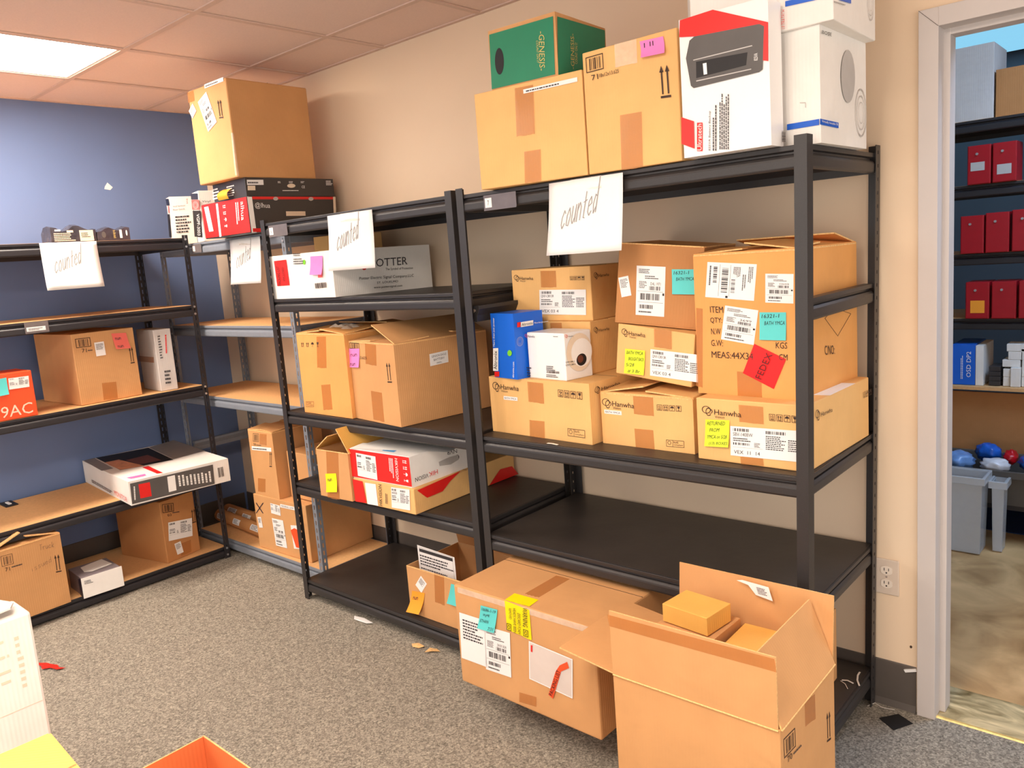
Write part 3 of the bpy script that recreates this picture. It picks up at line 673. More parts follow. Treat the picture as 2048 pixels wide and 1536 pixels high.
  ['rect','R',[[0.4533,-0.0086],[0.0151,0.0001],[0.0137,0.1689]],'cream'],
  ['rect','R',[[0.0001,0.0026],[0.4544,-0.0108],[0.001,0.0164]],'red'],
  ['ell','R',[[0.1245,0.1417],[0.0265,0.0001],[0.0023,0.0167]],'lgrey'],
  ['ell','R',[[0.3194,0.1409],[0.0286,0.0002],[0.0024,0.0174]],'lgrey'],
 ],
 'da2': [
  ['lines','F',[[-0.0017,0.0138],[0.0675,0.001],[0.0027,0.0543]],4,'white'],
  ['lines','F',[[0.137,0.0138],[0.0697,0.0004],[0.0015,0.0502]],5,'white'],
  ['ship','R',[[0.009,0.0496],[0.0819,0.0012],[0.0013,0.0228]],{'t': ''}],
  ['rect','R',[[0.0088,0.0262],[0.0379,0.0004],[0.0016,0.0201]],'cream'],
  ['lines','R',[[0.1842,0.0233],[0.1008,0.0007],[0.0009,0.0068]],1,'white'],
  ['ell','R',[[0.211,0.0388],[0.0444,0.0005],[0.0025,0.0186]],'cream'],
  ['lines','R',[[0.1644,0.0591],[0.0194,0.0003],[0.0001,0.01]],2,'white'],
  ['lines','R',[[0.223,0.0598],[0.0265,0.0003],[0.0001,0.0102]],2,'white'],
  ['lines','R',[[0.2864,0.0606],[0.0238,0.0003],[0.0,0.0103]],2,'white'],
  ['text','R',[[0.2888,0.0377],[0.017,0.0001],[0.0015,0.0115]],'CE','white'],
  ['lines','R',[[0.4273,0.0523],[0.0395,0.0006],[0.0017,0.0235]],4,'white'],
 ],
 'bigtop': [
  ['tape','F',[[-0.0018,0.3742],[0.0564,0.0006],[0.0008,0.0451]]],
  ['ship','F',[[0.1545,0.4101],[0.1588,0.001],[0.0012,0.0169]],{'t': 0}],
  ['ship','F',[[0.1382,0.2238],[0.0807,0.0308],[-0.0555,0.1399]],{'t': ''}],
  ['ship','F',[[0.0183,0.3016],[0.0413,0.0276],[-0.024,0.0373]],{'t': 0}],
  ['arrows','F',[[0.2418,0.265],[0.0355,-0.0027],[-0.0011,0.0799]]],
  ['ctape','F',[[0.3136,0.0086],[0.0127,-0.002],[0.0077,0.1828]]],
  ['ctape','R',[[-0.0011,0.004],[0.0091,0.0006],[-0.0009,0.186]]],
 ],
 'vg1': [
  ['text','F',[[0.014,0.1937],[0.0629,0.0044],[0.0001,0.0094]],'Vinyl Synthetic','black'],
  ['text','F',[[0.0132,0.178],[0.0587,0.0044],[-0.0001,0.0088]],'Floor Goods','black'],
  ['lines','F',[[0.015,0.059],[0.0826,0.0033],[0.0034,0.0948]],6],
  ['rect','L',[[-0.0634,0.1712],[0.022,-0.0014],[0.0141,0.035]],'rose'],
  ['rect','L',[[-0.083,0.2125],[0.0802,-0.0067],[-0.0087,0.0359]],'navy'],
  ['rect','L',[[-0.1353,0.0487],[0.0617,-0.0052],[0.035,0.1205]],'black'],
  ['lines','F',[[0.0848,0.2117],[0.0075,0.0011],[0.0025,0.0284]],3,'red'],
 ],
 'vg2': [
  ['rect','L',[[-0.1373,0.2212],[0.1283,-0.0122],[0.0058,0.0295]],'navy'],
  ['rect','L',[[-0.1444,0.17],[0.142,-0.0134],[0.011,0.0489]],'rose'],
  ['rings','L',[[-0.1276,0.173],[0.1066,-0.0098],[0.0121,0.0366]],'white'],
  ['rect','L',[[-0.1667,0.0327],[0.1474,-0.0118],[0.0294,0.1317]],'black'],
  ['text','L',[[-0.0689,0.1415],[-0.0307,-0.1066],[0.057,-0.0036]],'VGPF-3003','white'],
  ['text','F',[[0.0153,0.19],[0.0416,0.0008],[0.0011,0.0129]],'Vinyl','black'],
 ],
 'xbox': [
  ['xmark','F',[[0.0087,0.1857],[0.0706,0.0104],[0.0136,0.0621]]],
  ['ship','F',[[0.1555,0.2108],[0.0824,-0.0015],[0.0022,0.054]],{'t': ''}],
  ['ship','F',[[0.2432,0.2555],[0.1255,0.0028],[0.0037,0.0179]],{'t': 'FEDERAL LAW'}],
  ['ship','F',[[0.0253,0.1108],[0.0338,0.0054],[-0.0058,0.0572]],{'t': 0}],
  ['ship','F',[[0.1629,0.0375],[0.0981,0.0025],[-0.008,0.1467]],{'t': ''}],
  ['ship','F',[[0.3216,0.0494],[0.0641,0.0087],[-0.0057,0.1228]],{'c': 'white'}],
  ['poly','F',[[0.3143,0.1473],[0.3505,0.1637],[0.3755,0.1577],[0.3703,0.0626],[0.3439,0.0618]],'orange',4],
 ],
 'box50': [
  ['bar','F',[[0.0382,0.287],[0.0527,0.0026],[0.0098,0.0444]]],
  ['text','F',[[0.0431,0.2667],[0.0217,0.0008],[0.0006,0.0126]],'50'],
  ['lines','F',[[0.07,0.2686],[0.0569,0.0014],[0.0016,0.0072]],1],
  ['ship','F',[[0.0184,0.2401],[0.1769,0.0087],[0.003,0.0203]],{'t': 0}],
  ['arrows','F',[[0.1607,0.1657],[0.0244,0.0017],[0.0172,0.0818]]],
  ['tape','F',[[0.0966,0.2761],[0.0632,0.0015],[0.0127,0.0587]]],
  ['tape','F',[[0.0259,0.017],[0.0688,0.0045],[0.0161,0.074]]],
 ],
 'orange': [
  ['ship','F',[[0.1999,0.1346],[0.0809,-0.0012],[0.0032,0.0493]],{'t': ''}],
  ['note','F',[[0.1361,0.1114],[0.0588,0.0035],[0.0009,0.0745]],'teal',['',''],0.02],
  ['text','F',[[0.0803,0.0119],[0.1976,0.0037],[0.0031,0.0496]],'999AC','cream'],
 ],
 'b71': [
  ['bar','F',[[0.0177,0.2754],[0.0691,-0.0004],[0.0004,0.0435]]],
  ['text','F',[[0.0402,0.2506],[0.0219,-0.0011],[-0.0003,0.0184]],'71'],
  ['lines','F',[[0.0672,0.2533],[0.0304,-0.0016],[0.0003,0.0105]],1],
  ['ship','F',[[0.103,0.2236],[0.0455,0.0006],[-0.0009,0.0665]],{'t': 0}],
  ['note','F',[[0.1984,0.2454],[0.0719,-0.0049],[-0.0103,0.0783]],'coral',['~','~'],0.03],
  ['arrows','F',[[0.2609,0.1637],[0.0221,0.0004],[0.0004,0.0811]]],
  ['tape','F',[[0.1051,0.0083],[0.0688,-0.0052],[0.0041,0.0837]]],
 ],
 'white': [
  ['lines','F',[[0.0178,0.1657],[0.0152,0.0009],[0.0023,0.124]],9],
  ['lines','F',[[0.056,0.2852],[-0.0089,-0.0942],[0.0132,0.0004]],1,'red'],
  ['lines','F',[[0.027,0.033],[0.0313,-0.0013],[0.0025,0.0778]],4],
  ['tape','L',[[-0.262,0.1465],[0.22,0.0012],[0.0079,0.0298]]],
 ],
 'monitor': [
  ['poly','T',[[0.069,0.7376],[0.3385,0.7072],[0.3115,0.2555],[0.0578,0.2925]],'black'],
  ['poly','T',[[0.0665,0.563],[0.1335,0.5568],[0.1688,0.2645],[0.0598,0.2988],[0.0595,0.4715]],'peach'],
  ['poly','T',[[0.1506,0.5009],[0.2697,0.5181],[0.2662,0.3056],[0.1622,0.3256]],'brown'],
  ['poly','T',[[0.3436,0.7108],[0.5059,0.7735],[0.4968,0.2976],[0.3151,0.2652]],'mgrey'],
  ['poly','T',[[0.006,0.7343],[0.0622,0.738],[0.0478,0.3667],[-0.0069,0.3701]],'mgrey'],
  ['poly','T',[[0.1474,0.2412],[0.1775,0.2403],[0.1691,0.0178],[0.1464,0.0277]],'red'],
  ['poly','T',[[0.0238,0.0932],[0.1069,0.0828],[0.0993,0.0416],[0.0319,0.0499]],'pink'],
  ['rect','F',[[0.0046,0.008],[0.4032,-0.0035],[0.0035,0.1003]],'device'],
  ['rect','F',[[0.0448,0.0255],[0.0525,-0.0021],[0.0003,0.0699]],'red'],
  ['lines','F',[[0.0244,0.0242],[0.0063,0.0761],[-0.0122,0.002]],1,'white'],
  ['rect','F',[[0.1789,0.021],[0.0372,0.0004],[0.0021,0.0772]],'white'],
  ['lines','F',[[0.3954,0.0188],[0.0009,0.0557],[-0.1707,0.0194]],9,'white'],
  ['bars','F',[[0.4329,0.0309],[0.029,0.0001],[-0.0004,0.0508]]],
  ['lines','L',[[-0.6046,0.0192],[0.3353,-0.007],[-0.0026,0.0183]],2],
  ['text','L',[[-0.2367,0.0153],[0.19,-0.0052],[0.0011,0.0249]],'MONITOR','rose'],
  ['ell','F',[[0.118,0.0455],[0.0097,0.0002],[0.0023,0.0255]],'white'],
 ],
 'b50': [
  ['bar','F',[[0.0114,0.2708],[0.067,-0.0126],[0.0033,0.0453]]],
  ['text','F',[[0.036,0.2442],[0.0241,-0.0058],[-0.0001,0.0148]],'60'],
  ['lines','F',[[0.0664,0.2511],[0.0594,-0.012],[-0.0002,0.009]],1],
  ['ship','F',[[0.0231,0.1147],[0.1449,-0.0229],[0.0116,0.0965]],{'t': ''}],
  ['ship','F',[[0.0616,0.0252],[0.0386,0.001],[-0.0091,0.0637]],{'t': 0}],
  ['arrows','F',[[0.1766,0.1587],[0.0265,-0.001],[0.0034,0.0754]]],
  ['tape','F',[[0.0825,0.0111],[0.0652,-0.0009],[0.0062,0.0645]]],
 ],
 'wsm': [
  ['rect','F',[[-0.0009,-0.0063],[0.1857,0.0004],[0.0002,0.101]],'white'],
  ['lines','F',[[0.0114,0.0618],[0.0395,-0.0036],[0.0005,0.0194]],3],
  ['poly','T',[[0.0469,0.1563],[0.0958,0.1744],[0.1558,0.1891],[0.1668,0.0687],[0.0657,0.0472],[0.0381,0.0712]],'white'],
  ['rect','L',[[-0.0435,-0.0102],[0.0379,0.0094],[-0.0013,0.0924]],'navy'],
 ],
 'issued': [
  ['bar','F',[[0.0395,0.2668],[0.0466,-0.0022],[0.0012,0.0476]]],
  ['text','F',[[0.0496,0.2413],[0.0185,-0.0019],[-0.0004,0.0176]],'71'],
  ['lines','F',[[0.0758,0.2478],[0.0605,-0.0021],[0.0001,0.011]],1],
  ['htext','F',[[0.1979,0.2866],[0.0633,-0.005],[0.0018,0.0292]],'Truck'],
  ['htext','F',[[0.1474,0.2007],[0.0944,0.0179],[-0.0009,0.0263]],'issued'],
  ['arrows','F',[[0.2485,0.1605],[0.0252,-0.0033],[0.0027,0.0845]]],
 ],
 'open': [
  ['bar','R',[[0.0189,0.3827],[0.0654,-0.007],[-0.0021,0.0473]]],
  ['text','R',[[0.0362,0.3639],[0.0252,-0.0028],[-0.0033,0.0155]],'70'],
  ['lines','R',[[0.0685,0.3635],[0.0661,-0.0066],[-0.0021,0.0084]],1],
  ['arrows','R',[[0.2784,0.2781],[0.0286,-0.007],[-0.0017,0.078]]],
  ['tape','F',[[0.0025,0.5893],[0.4251,0.0083],[-0.0046,0.0294]]],
  ['tape','R',[[0.143,0.3923],[0.0647,-0.0139],[-0.0013,0.0636]]],
 ],
}

# ---------------------------------------------------------------- cartons
def flap(root, side, w, d, h, ang, ln, m, t=.004):
    """one flap hinged on the rim; 0 lies shut, 90 stands up, 180 lies open; returns the part"""
    a = math.radians(ang); c, s = math.cos(a)*ln, math.sin(a)*ln; nx, nz = -math.sin(a)*t, math.cos(a)*t
    e = .003
    def q(u, z, along):
        return {'F': (along, u, z), 'K': (along, d-u, z), 'L': (u, along, z), 'R': (w-u, along, z)}[side]
    L = w if side in 'FK' else d
    bm = bmesh.new(); pts = []
    for u, z in ((0, h), (c, h+s)): pts.append((u, z))
    n = 6; rows = []
    rr = random.Random(ord(side)*31 + round(w*1000) + round(ang))
    for j in range(n+1):
        al = e+(L-2*e)*j/n; wob = rr.uniform(-.002, .002)
        rows.append([bm.verts.new(q(0, h, al)), bm.verts.new(q(c*(1+wob), h+s*(1+wob), al)), bm.verts.new(q(c*(1+wob)+nx, h+s*(1+wob)+nz, al)), bm.verts.new(q(nx, h+nz, al))])
    for A, B in zip(rows, rows[1:]):
        for i in range(4):
            f = bm.faces.new((A[i], A[(i+1) % 4], B[(i+1) % 4], B[i])); f.material_index = 1 if i == 1 else 0
    bm.faces.new(rows[0][::-1]).material_index = 1; bm.faces.new(rows[-1]).material_index = 1
    return mobj('flap', bm, [m, CORR], root)
def carton(key, label, cat='box', name='cardboard_box', m=None, flaps=None, ink='ink', group=None, inner=None, bev=.003, dims=None, seam=True, body='carton', extra=0):
    """a carton standing where BOX says: body, flaps, printing, labels, notes, tape"""
    x, y, z, yaw, w, d, h, roll = dims or BOX[key]
    m = m or K_TAN
    root = empty(name, (x, y, z+.0008), yaw, roll, label, cat, group)
    if flaps is None:
        bm = bmesh.new(); g = .0015
        box(bm, (g, g, 0), (w-g, d-g, h))
        bo = mobj(body, bm, m, root, bev=bev, seg=2)
        if seam and m not in (W_GLOSS,):
            bm = bmesh.new(); box(bm, (.002, d/2-.001, h-.0005), (w-.002, d/2+.001, h+.0004)); mobj('flap_seam', bm, PAL['ink'], root)
    else:
        t = .0045; bm = bmesh.new(); N = 5
        # hollow body: outer shell, inner shell, rim
        box(bm, (0, 0, 0), (w, d, t)); box(bm, (0, 0, t), (w, t, h)); box(bm, (0, d-t, t), (w, d, h)); box(bm, (0, t, t), (t, d-t, h)); box(bm, (w-t, t, t), (w, d-t, h))
        for f in bm.faces:   # raw corrugated rim
            if f.normal.z > .9 or all(abs(v.co.z-h) < 1e-5 for v in f.verts): f.material_index = 1
        up = {f[0]: f[1] > 45 for f in flaps}
        box(bm, (.002, -.0056 if up.get('F') else -.0012, h-.003), (w-.002, -.0001, h+.001), 1); box(bm, (w+.0001, .002, h-.003), (w+(.0056 if up.get('R') else .0012), d-.002, h+.001), 1)
        bo = mobj(body, bm, [m, CORR], root, bev=.0012, seg=1)
        for sd, ang, *ln in flaps: flap(root, sd, w, d, h, ang, ln[0] if ln else (min(w, d)/2-.002), inner or K_IN if False else (inner or m))
    if key in ART: paint(root, bo, ART[key], w, d, h, ink)
    return root

# ---------------------------------------------------------------- the room
H = 2.479; TX, TY, TS, TSY = 1.131, -.3233, .5968, .5853
WALLM = mat('beige_wall_paint', (233, 209, 180), .75, noise=.015, scale=3, bump=.15, bscale=180, dist=.0008)
BLUEM = mat('blue_wall_paint', (104, 126, 170), .6, noise=.02, scale=3, bump=.15, bscale=180, dist=.0008)
CEILM = mat('ceiling_tile', (232, 206, 192), .9, noise=.03, scale=160, bump=.25, bscale=220, dist=.0015)
GRID = mat('ceiling_grid', (214, 186, 170), .6, noise=.02)
FRAMEM = mat('grey_door_paint', (200, 192, 188), .5, noise=.02, scale=10)
BASEM = mat('dark_vinyl_base', (92, 84, 78), .5, noise=.05, scale=12)
def carpet():
    m = bpy.data.materials.new('loop_carpet'); m.use_nodes = True; nt = m.node_tree; N = nt.nodes; L = nt.links; p = N['Principled BSDF']
    p.inputs['Roughness'].default_value = .95; p.inputs['Specular IOR Level'].default_value = .1
    tc = N.new('ShaderNodeTexCoord')
    v = N.new('ShaderNodeTexVoronoi'); v.inputs['Scale'].default_value = 210; L.new(tc.outputs['Object'], v.inputs['Vector'])
    n = N.new('ShaderNodeTexNoise'); n.inputs['Scale'].default_value = 60; n.inputs['Detail'].default_value = 7; n.inputs['Roughness'].default_value = .85; n.inputs['Distortion'].default_value = .8; L.new(tc.outputs['Object'], n.inputs['Vector'])
    r = N.new('ShaderNodeValToRGB'); e = r.color_ramp.elements
    e[0].position = .22; e[0].color = srgb(100, 96, 88); e[1].position = .85; e[1].color = srgb(208, 198, 180)
    k = r.color_ramp.elements.new(.5); k.color = srgb(150, 143, 131)
    mx = N.new('ShaderNodeMath'); mx.operation = 'MULTIPLY_ADD'; mx.inputs[1].default_value = .45; L.new(v.outputs['Color'], mx.inputs[0])
    sb = N.new('ShaderNodeMath'); sb.operation = 'SUBTRACT'; sb.inputs[1].default_value = .22; L.new(n.outputs['Fac'], sb.inputs[0]); L.new(sb.outputs[0], mx.inputs[2])
    L.new(mx.outputs[0], r.inputs[0]); L.new(r.outputs[0], p.inputs['Base Color'])
    b = N.new('ShaderNodeBump'); b.inputs['Strength'].default_value = .8; b.inputs['Distance'].default_value = .004; L.new(mx.outputs[0], b.inputs['Height']); L.new(b.outputs[0], p.inputs['Normal'])
    return m
def plywood(name, c1, c2, rough, scale=3.2, st=(1, 1, 1)):
    m = bpy.data.materials.new(name); m.use_nodes = True; nt = m.node_tree; N = nt.nodes; L = nt.links; p = N['Principled BSDF']
    p.inputs['Roughness'].default_value = rough
    tc = N.new('ShaderNodeTexCoord'); mp = N.new('ShaderNodeMapping'); mp.inputs['Scale'].default_value = st; L.new(tc.outputs['Object'], mp.inputs[0])
    n = N.new('ShaderNodeTexNoise'); n.inputs['Scale'].default_value = scale; n.inputs['Detail'].default_value = 8; n.inputs['Distortion'].default_value = 1.6; L.new(mp.outputs[0], n.inputs['Vector'])
    r = N.new('ShaderNodeValToRGB'); e = r.color_ramp.elements; e[0].position = .3; e[0].color = srgb(*c1); e[1].position = .7; e[1].color = srgb(*c2)
    L.new(n.outputs['Fac'], r.inputs[0]); L.new(r.outputs[0], p.inputs['Base Color']); return m
bm = bmesh.new(); box(bm, (-.2, -5.2, -.1), (6.4, .01, 0)); struct('floor', bm, carpet())
DX0, DX1, DZ, DT = 3.985, 4.92, 2.039, .15
bm = bmesh.new()
box(bm, (-.15, 0, 0), (3.945, DT, 2.8)); box(bm, (3.945, 0, 2.07), (4.96, DT, 2.8)); box(bm, (4.96, 0, 0), (6.4, DT, 2.8))
struct('wall_back', bm, WALLM)
bm = bmesh.new(); box(bm, (-.15, -5.2, 0), (0, -.0005, 2.8)); struct('wall_left', bm, BLUEM)
# suspended ceiling: tiles set a little above the grid
bm = bmesh.new(); bg = bmesh.new()
gx = [TX+k*TS for k in range(-2, 10)]; gy = [TY-k*TSY for k in range(-1, 9)]
def lit(i, j): return (i, j) in LIT
LIT = {(1, 2), (1, 3), (6, 4), (6, 5), (1, 6), (1, 7)}
for i in range(len(gx)-1):
    for j in range(len(gy)-1):
        x0, x1 = max(gx[i], 0), min(gx[i+1], 6.4); y1, y0 = min(gy[j], 0), gy[j+1]
        if x1-x0 < .02 or y1-y0 < .02 or (i, j) in LIT: continue
        box(bm, (x0+.006, y0+.006, H+.006), (x1-.006, y1-.006, H+.02))
for x in gx:
    if x > 0: box(bg, (x-.012, -5.2, H), (x+.012, 0, H+.005)); box(bg, (x-.001, -5.2, H+.005), (x+.001, 0, H+.03))
for y in gy:
    if y < 0: box(bg, (0, y-.012, H+.0004), (6.4, y+.012, H+.0054))
box(bg, (0, -.02, H+.0008), (6.4, 0, H+.006)); box(bg, (0, -5.2, H+.0008), (.02, 0, H+.006))
box(bm, (-.1, -5.2, H+.05), (6.4, .1, H+.07))
c = struct('ceiling', bm, CEILM); mobj('ceiling_grid', bg, GRID, c)
# recessed light panels in the same grid
EMIT = mat('lit_diffuser', (255, 240, 224), .5, emit=PANEL, noise=.01)
LW = mat('white_fixture_paint', (235, 230, 225), .4, noise=.01)
def panel(i, j, label, em=None):
    x0, x1 = gx[i]+.012, gx[i+1]-.012; y1, y0 = gy[j]-.012, gy[j+2]+.012
    t = empty('ceiling_light', ((x0+x1)/2, (y0+y1)/2, H+.004), label=label, cat='ceiling light')
    a, b = (x1-x0)/2, (y1-y0)/2
    bm = bmesh.new()
    box(bm, (-a, -b, 0), (-a+.012, b, .05)); box(bm, (a-.012, -b, 0), (a, b, .05)); box(bm, (-a+.012, -b, 0), (a-.012, -b+.012, .05)); box(bm, (-a+.012, b-.012, 0), (a-.012, b, .05))
    mobj('fixture_frame', bm, LW, t)
    bm = bmesh.new(); box(bm, (-a+.012, -b+.012, .004), (a-.012, b-.012, .010)); mobj('diffuser', bm, em or EMIT, t)
panel(1, 2, 'white lit ceiling panel above the blue wall', mat('dim_lit_diffuser', (255, 240, 224), .5, emit=PANEL*.72, noise=.01))
panel(6, 4, 'lit ceiling panel over the aisle in front of the black shelving')
panel(1, 6, 'lit ceiling panel farther along the blue wall')
# vinyl base
bm = bmesh.new(); prism(bm, [(0, 0), (-.012, 0), (-.004, .02), (-.003, .148), (0, .151)], 0, 3.93); struct('baseboard_back', bm, BASEM)
bm = bmesh.new(); prism(bm, [(0, 0), (.012, 0), (.004, .02), (.003, .148), (0, .151)], -5.2, -.02, 'y'); struct('baseboard_left', bm, BASEM)
# steel door frame with stop
def jamb(bm, x, s):
    """s=+1: left side of the opening"""
    P = lambda pts: [(x+s*a, b) for a, b in pts]
    prism(bm, P([(-.05, -.016), (0, -.016), (0, .045), (.016, .045), (.016, .105), (0, .105), (0, DT+.016), (-.05, DT+.016), (-.05, DT), (-.035, DT), (-.035, 0), (-.05, 0)]), 0, DZ+.05, 'z')
bm = bmesh.new(); jamb(bm, DX0, 1); jamb(bm, DX1, -1)
hp = [(-.0163, DZ+.05), (-.0163, DZ), (.0457, DZ), (.0457, DZ-.0165), (.1043, DZ-.0165), (.1043, DZ), (DT+.016, DZ), (DT+.016, DZ+.05), (DT, DZ+.05), (DT, DZ+.035), (0, DZ+.035), (0, DZ+.05)]
prism(bm, hp, DX0-.0005, DX1+.0005, 'x')
d1 = struct('door_1', bm, FRAMEM, bev=.0012)
bm = bmesh.new(); hexa(bm, [(DX0-.05, -.0166, DZ+.05), (DX0-.0485, -.0166, DZ+.05), (DX0-.0485, -.0162, DZ+.05), (DX0-.05, -.0162, DZ+.05), (DX0-.001, -.0166, DZ), (DX0+.0005, -.0166, DZ), (DX0+.0005, -.0162, DZ), (DX0-.001, -.0162, DZ)])
mobj('mitre_joint', bm, PAL['ink'], d1)
bm = bmesh.new(); box(bm, (DX0-.03, .01, -.1), (DX1+.03, .215, -.001)); struct('floor', bm, plywood('glossy_threshold', (104, 88, 50), (236, 216, 168), .3, 6, (1, 2.5, 1)))
bm = bmesh.new(); prism(bm, [(.0, -.001), (.004, .004), (.012, .004), (.018, -.001)], DX0, DX1); struct('trim_1', bm, mat('brass_carpet_bar', (226, 196, 120), .4, metal=.2, noise=.2, scale=80))
# chips and small marks on the walls
def blob(name, pts, loc_fn, m, t=.002, **k):
    bm = bmesh.new(); A = [bm.verts.new(loc_fn(a, b, 0)) for a, b in pts]; B = [bm.verts.new(loc_fn(a, b, t)) for a, b in pts]
    n = len(pts)
    bm.faces.new(A[::-1]); bm.faces.new(B)
    for i in range(n): bm.faces.new((A[i], A[(i+1) % n], B[(i+1) % n], B[i]))
    o = mobj(name, bm, m); return tag(o, **k)
blob('paint_chip', [(-.606, 2.04), (-.575, 2.035), (-.560, 2.05), (-.585, 2.075), (-.60, 2.055)], lambda a, b, t: (t, a, b), PAPER, label='white paint chip on the blue wall below the ceiling', cat='paint chip')
blob('drywall_scrap', [(3.895, .137), (3.93, .149), (3.934, .142), (3.900, .129)], lambda a, b, t: (a, -.004-t*3, b), PAPER, label='white scrap stuck on the dark base beside the door frame', cat='scrap')
blob('screw_hole', [(3.914+.004*math.cos(i), .215+.005*math.sin(i)) for i in range(6)], lambda a, b, t: (a, -t*.4, b), PAL['ink'], label='small dark screw hole in the beige wall beside the door frame', cat='hole')

# ---------------------------------------------------------------- shelving
def flange(bm, u0, u1, z0, z1, plane, t, holes, pitch=.038, hh=.02, hw=.008, ph=.012):
    """steel strip; plane maps (u, z, depth)"""
    def blk(a, b, c, d): hexa(bm, [plane(a, c, 0), plane(b, c, 0), plane(b, c, t), plane(a, c, t), plane(a, d, 0), plane(b, d, 0), plane(b, d, t), plane(a, d, t)])
    if not holes: blk(u0, u1, z0, z1); return
    m = (u0+u1)/2; blk(u0, m-hw/2, z0, z1); blk(m+hw/2, u1, z0, z1)
    z = z0; k = z0+ph
    while k < z1-.01:
        blk(m-hw/2, m+hw/2, z, k); z = k+hh; k += pitch
    blk(m-hw/2, m+hw/2, min(z, z1-.001), z1)
BEAM = [(.002, -.001), (.002, -.013), (.013, -.015), (.013, -.021), (.006, -.0225), (.001, -.029), (.0, -.034), (.0, -.052), (.003, -.057), (.015, -.057), (.018, -.035), (.03, -.0135), (.03, -.001)]
def rack(label, x, y, yaw, W, Dp, zt, shelves, rails=(), steel=BLK, beam=BLK, deck=DKD, slots=False, pw=.031, sd=.038, lean=0, group=None, bolts=False):
    t = empty('shelving_unit', (x, y, 0), yaw, label=label, cat='shelving unit', group=group)
    th = .002
    for cx, sx in ((0, 1), (W, -1)):
        for cy, sy in ((0, 1), (Dp, -1)):
            bm = bmesh.new()
            flange(bm, 0, pw, .0, zt, lambda u, z, q: (cx+sx*u, cy+sy*q, z), th, slots, hh=.022 if slots else .012, hw=.007)
            hs = slots or not (cx == W and cy == 0)
            flange(bm, th, sd, .0, zt, lambda u, z, q: (cx+sx*q, cy+sy*u, z), th, hs, hh=.022 if slots else .010, hw=.008 if slots else .007)
            if not slots:
                for k in range(int(zt/.076)):   # pressed dimples left by the beam rivets
                    if k % 3 == 1: cyl(bm, (cx+sx*pw/2, cy-sy*.0006, .05+k*.076), (cx+sx*pw/2, cy+sy*.0005, .05+k*.076), .003, 8)
            bm2 = mobj('post', bm, steel, t)
    for i, z in enumerate(shelves):
        bm = bmesh.new(); prism(bm, [(a+.0032, z+b) for a, b in BEAM], .003, W-.003); mobj('front_beam', bm, beam, t, bev=.0015)
        bm = bmesh.new(); prism(bm, [(Dp-.0032-a, z+b) for a, b in BEAM], .003, W-.003); mobj('back_beam', bm, beam if steel is beam else steel, t)
        bm = bmesh.new(); box(bm, (.012, .012, z-.013), (W-.012, Dp-.012, z)); mobj('shelf_board', bm, deck, t)
    for i, z in enumerate(list(shelves)+list(rails)):
        bm = bmesh.new(); prism(bm, [(a+.0037, z+b) for a, b in BEAM], .0335, Dp-.0335, 'y'); mobj('side_beam', bm, steel, t, bev=.001)
        bm = bmesh.new(); prism(bm, [(W-.0037-a, z+b) for a, b in BEAM], .0335, Dp-.0335, 'y'); mobj('side_beam', bm, steel, t, bev=.001)
    if bolts:
        for cx in (pw/2, W-pw/2):
            bm = bmesh.new()
            for z in shelves:
                for dz in (-.008, -.045): cyl(bm, (cx, -.004, z+dz), (cx, .001, z+dz), .0055, 10)
            mobj('bolts', bm, ZINC, t)
    if lean:
        for o in t.children:
            for v in o.data.vertices: v.co.x += lean*(v.co.z-.85)*v.co.x/W
    return t
def tagholder(rk, x0, x1, z0, z1, text, wide=False):
    bm = bmesh.new(); box(bm, (x0, -.0035, z0), (x1, -.0015, z1)); box(bm, (x0, -.005, z0), (x1, -.0035, z0+.003)); h = mobj('tag_sleeve', bm, SLEEVE, rk)
    a = Art(lambda p, q, l: (p, -.0036-l, q)); s = (z1-z0)*.62
    u0 = x0+.006; F = Frame(a, ((u0, z0+.3*s), ((x1-x0)*.8 if wide else s*.95, 0), (0, s*(.6 if wide else 1)))); F.rect(PAPER)
    if wide: F.sub(.1, .2, .9, .8).lines(PAL['dgrey'], 2, 4, .0012)
    else: F.sub(.4, .25, .6, .75).text(text, PAL['dgrey'], .0012)
    mobj('paper_tag', a.bm, a.mats, h)
RR = rack('long black steel shelving unit nearest the doorway', 2.657, -.573, 0, 1.165, .56, 1.747, [1.726, .899, .539, .120], rails=[1.354], lean=.014)
tagholder(RR, .128, .266, -.049+1.712, 1.712, '7')
RM = rack('black steel shelving unit in the middle with five shelves', 1.445, -.57, 0, 1.186, .555, 1.746, [1.732, 1.401, .897, .566, .094])
tagholder(RM, .066, .206, 1.669, 1.718, '6')
RG = rack('grey slotted steel shelving unit with particle board shelves in the corner', .217, -.451, 0, 1.222, .43, 1.724, [1.702, 1.270, .889, .084], rails=[.60], steel=GRY, beam=GRY, deck=PBD, slots=True, pw=.03, sd=.03, bolts=True)
tagholder(RG, .375, .47, 1.650, 1.693, '5')
RB = rack('black slotted steel shelving unit with particle board shelves along the blue wall', .607, -1.73, 90, 1.252, .575, 1.743, [1.7295, 1.383, .960, .473, .065], steel=BLK2, beam=BLK2, deck=PBD, slots=True, pw=.03, sd=.03, bolts=True)
tagholder(RB, .436, .534, 1.331, 1.381, '', True)

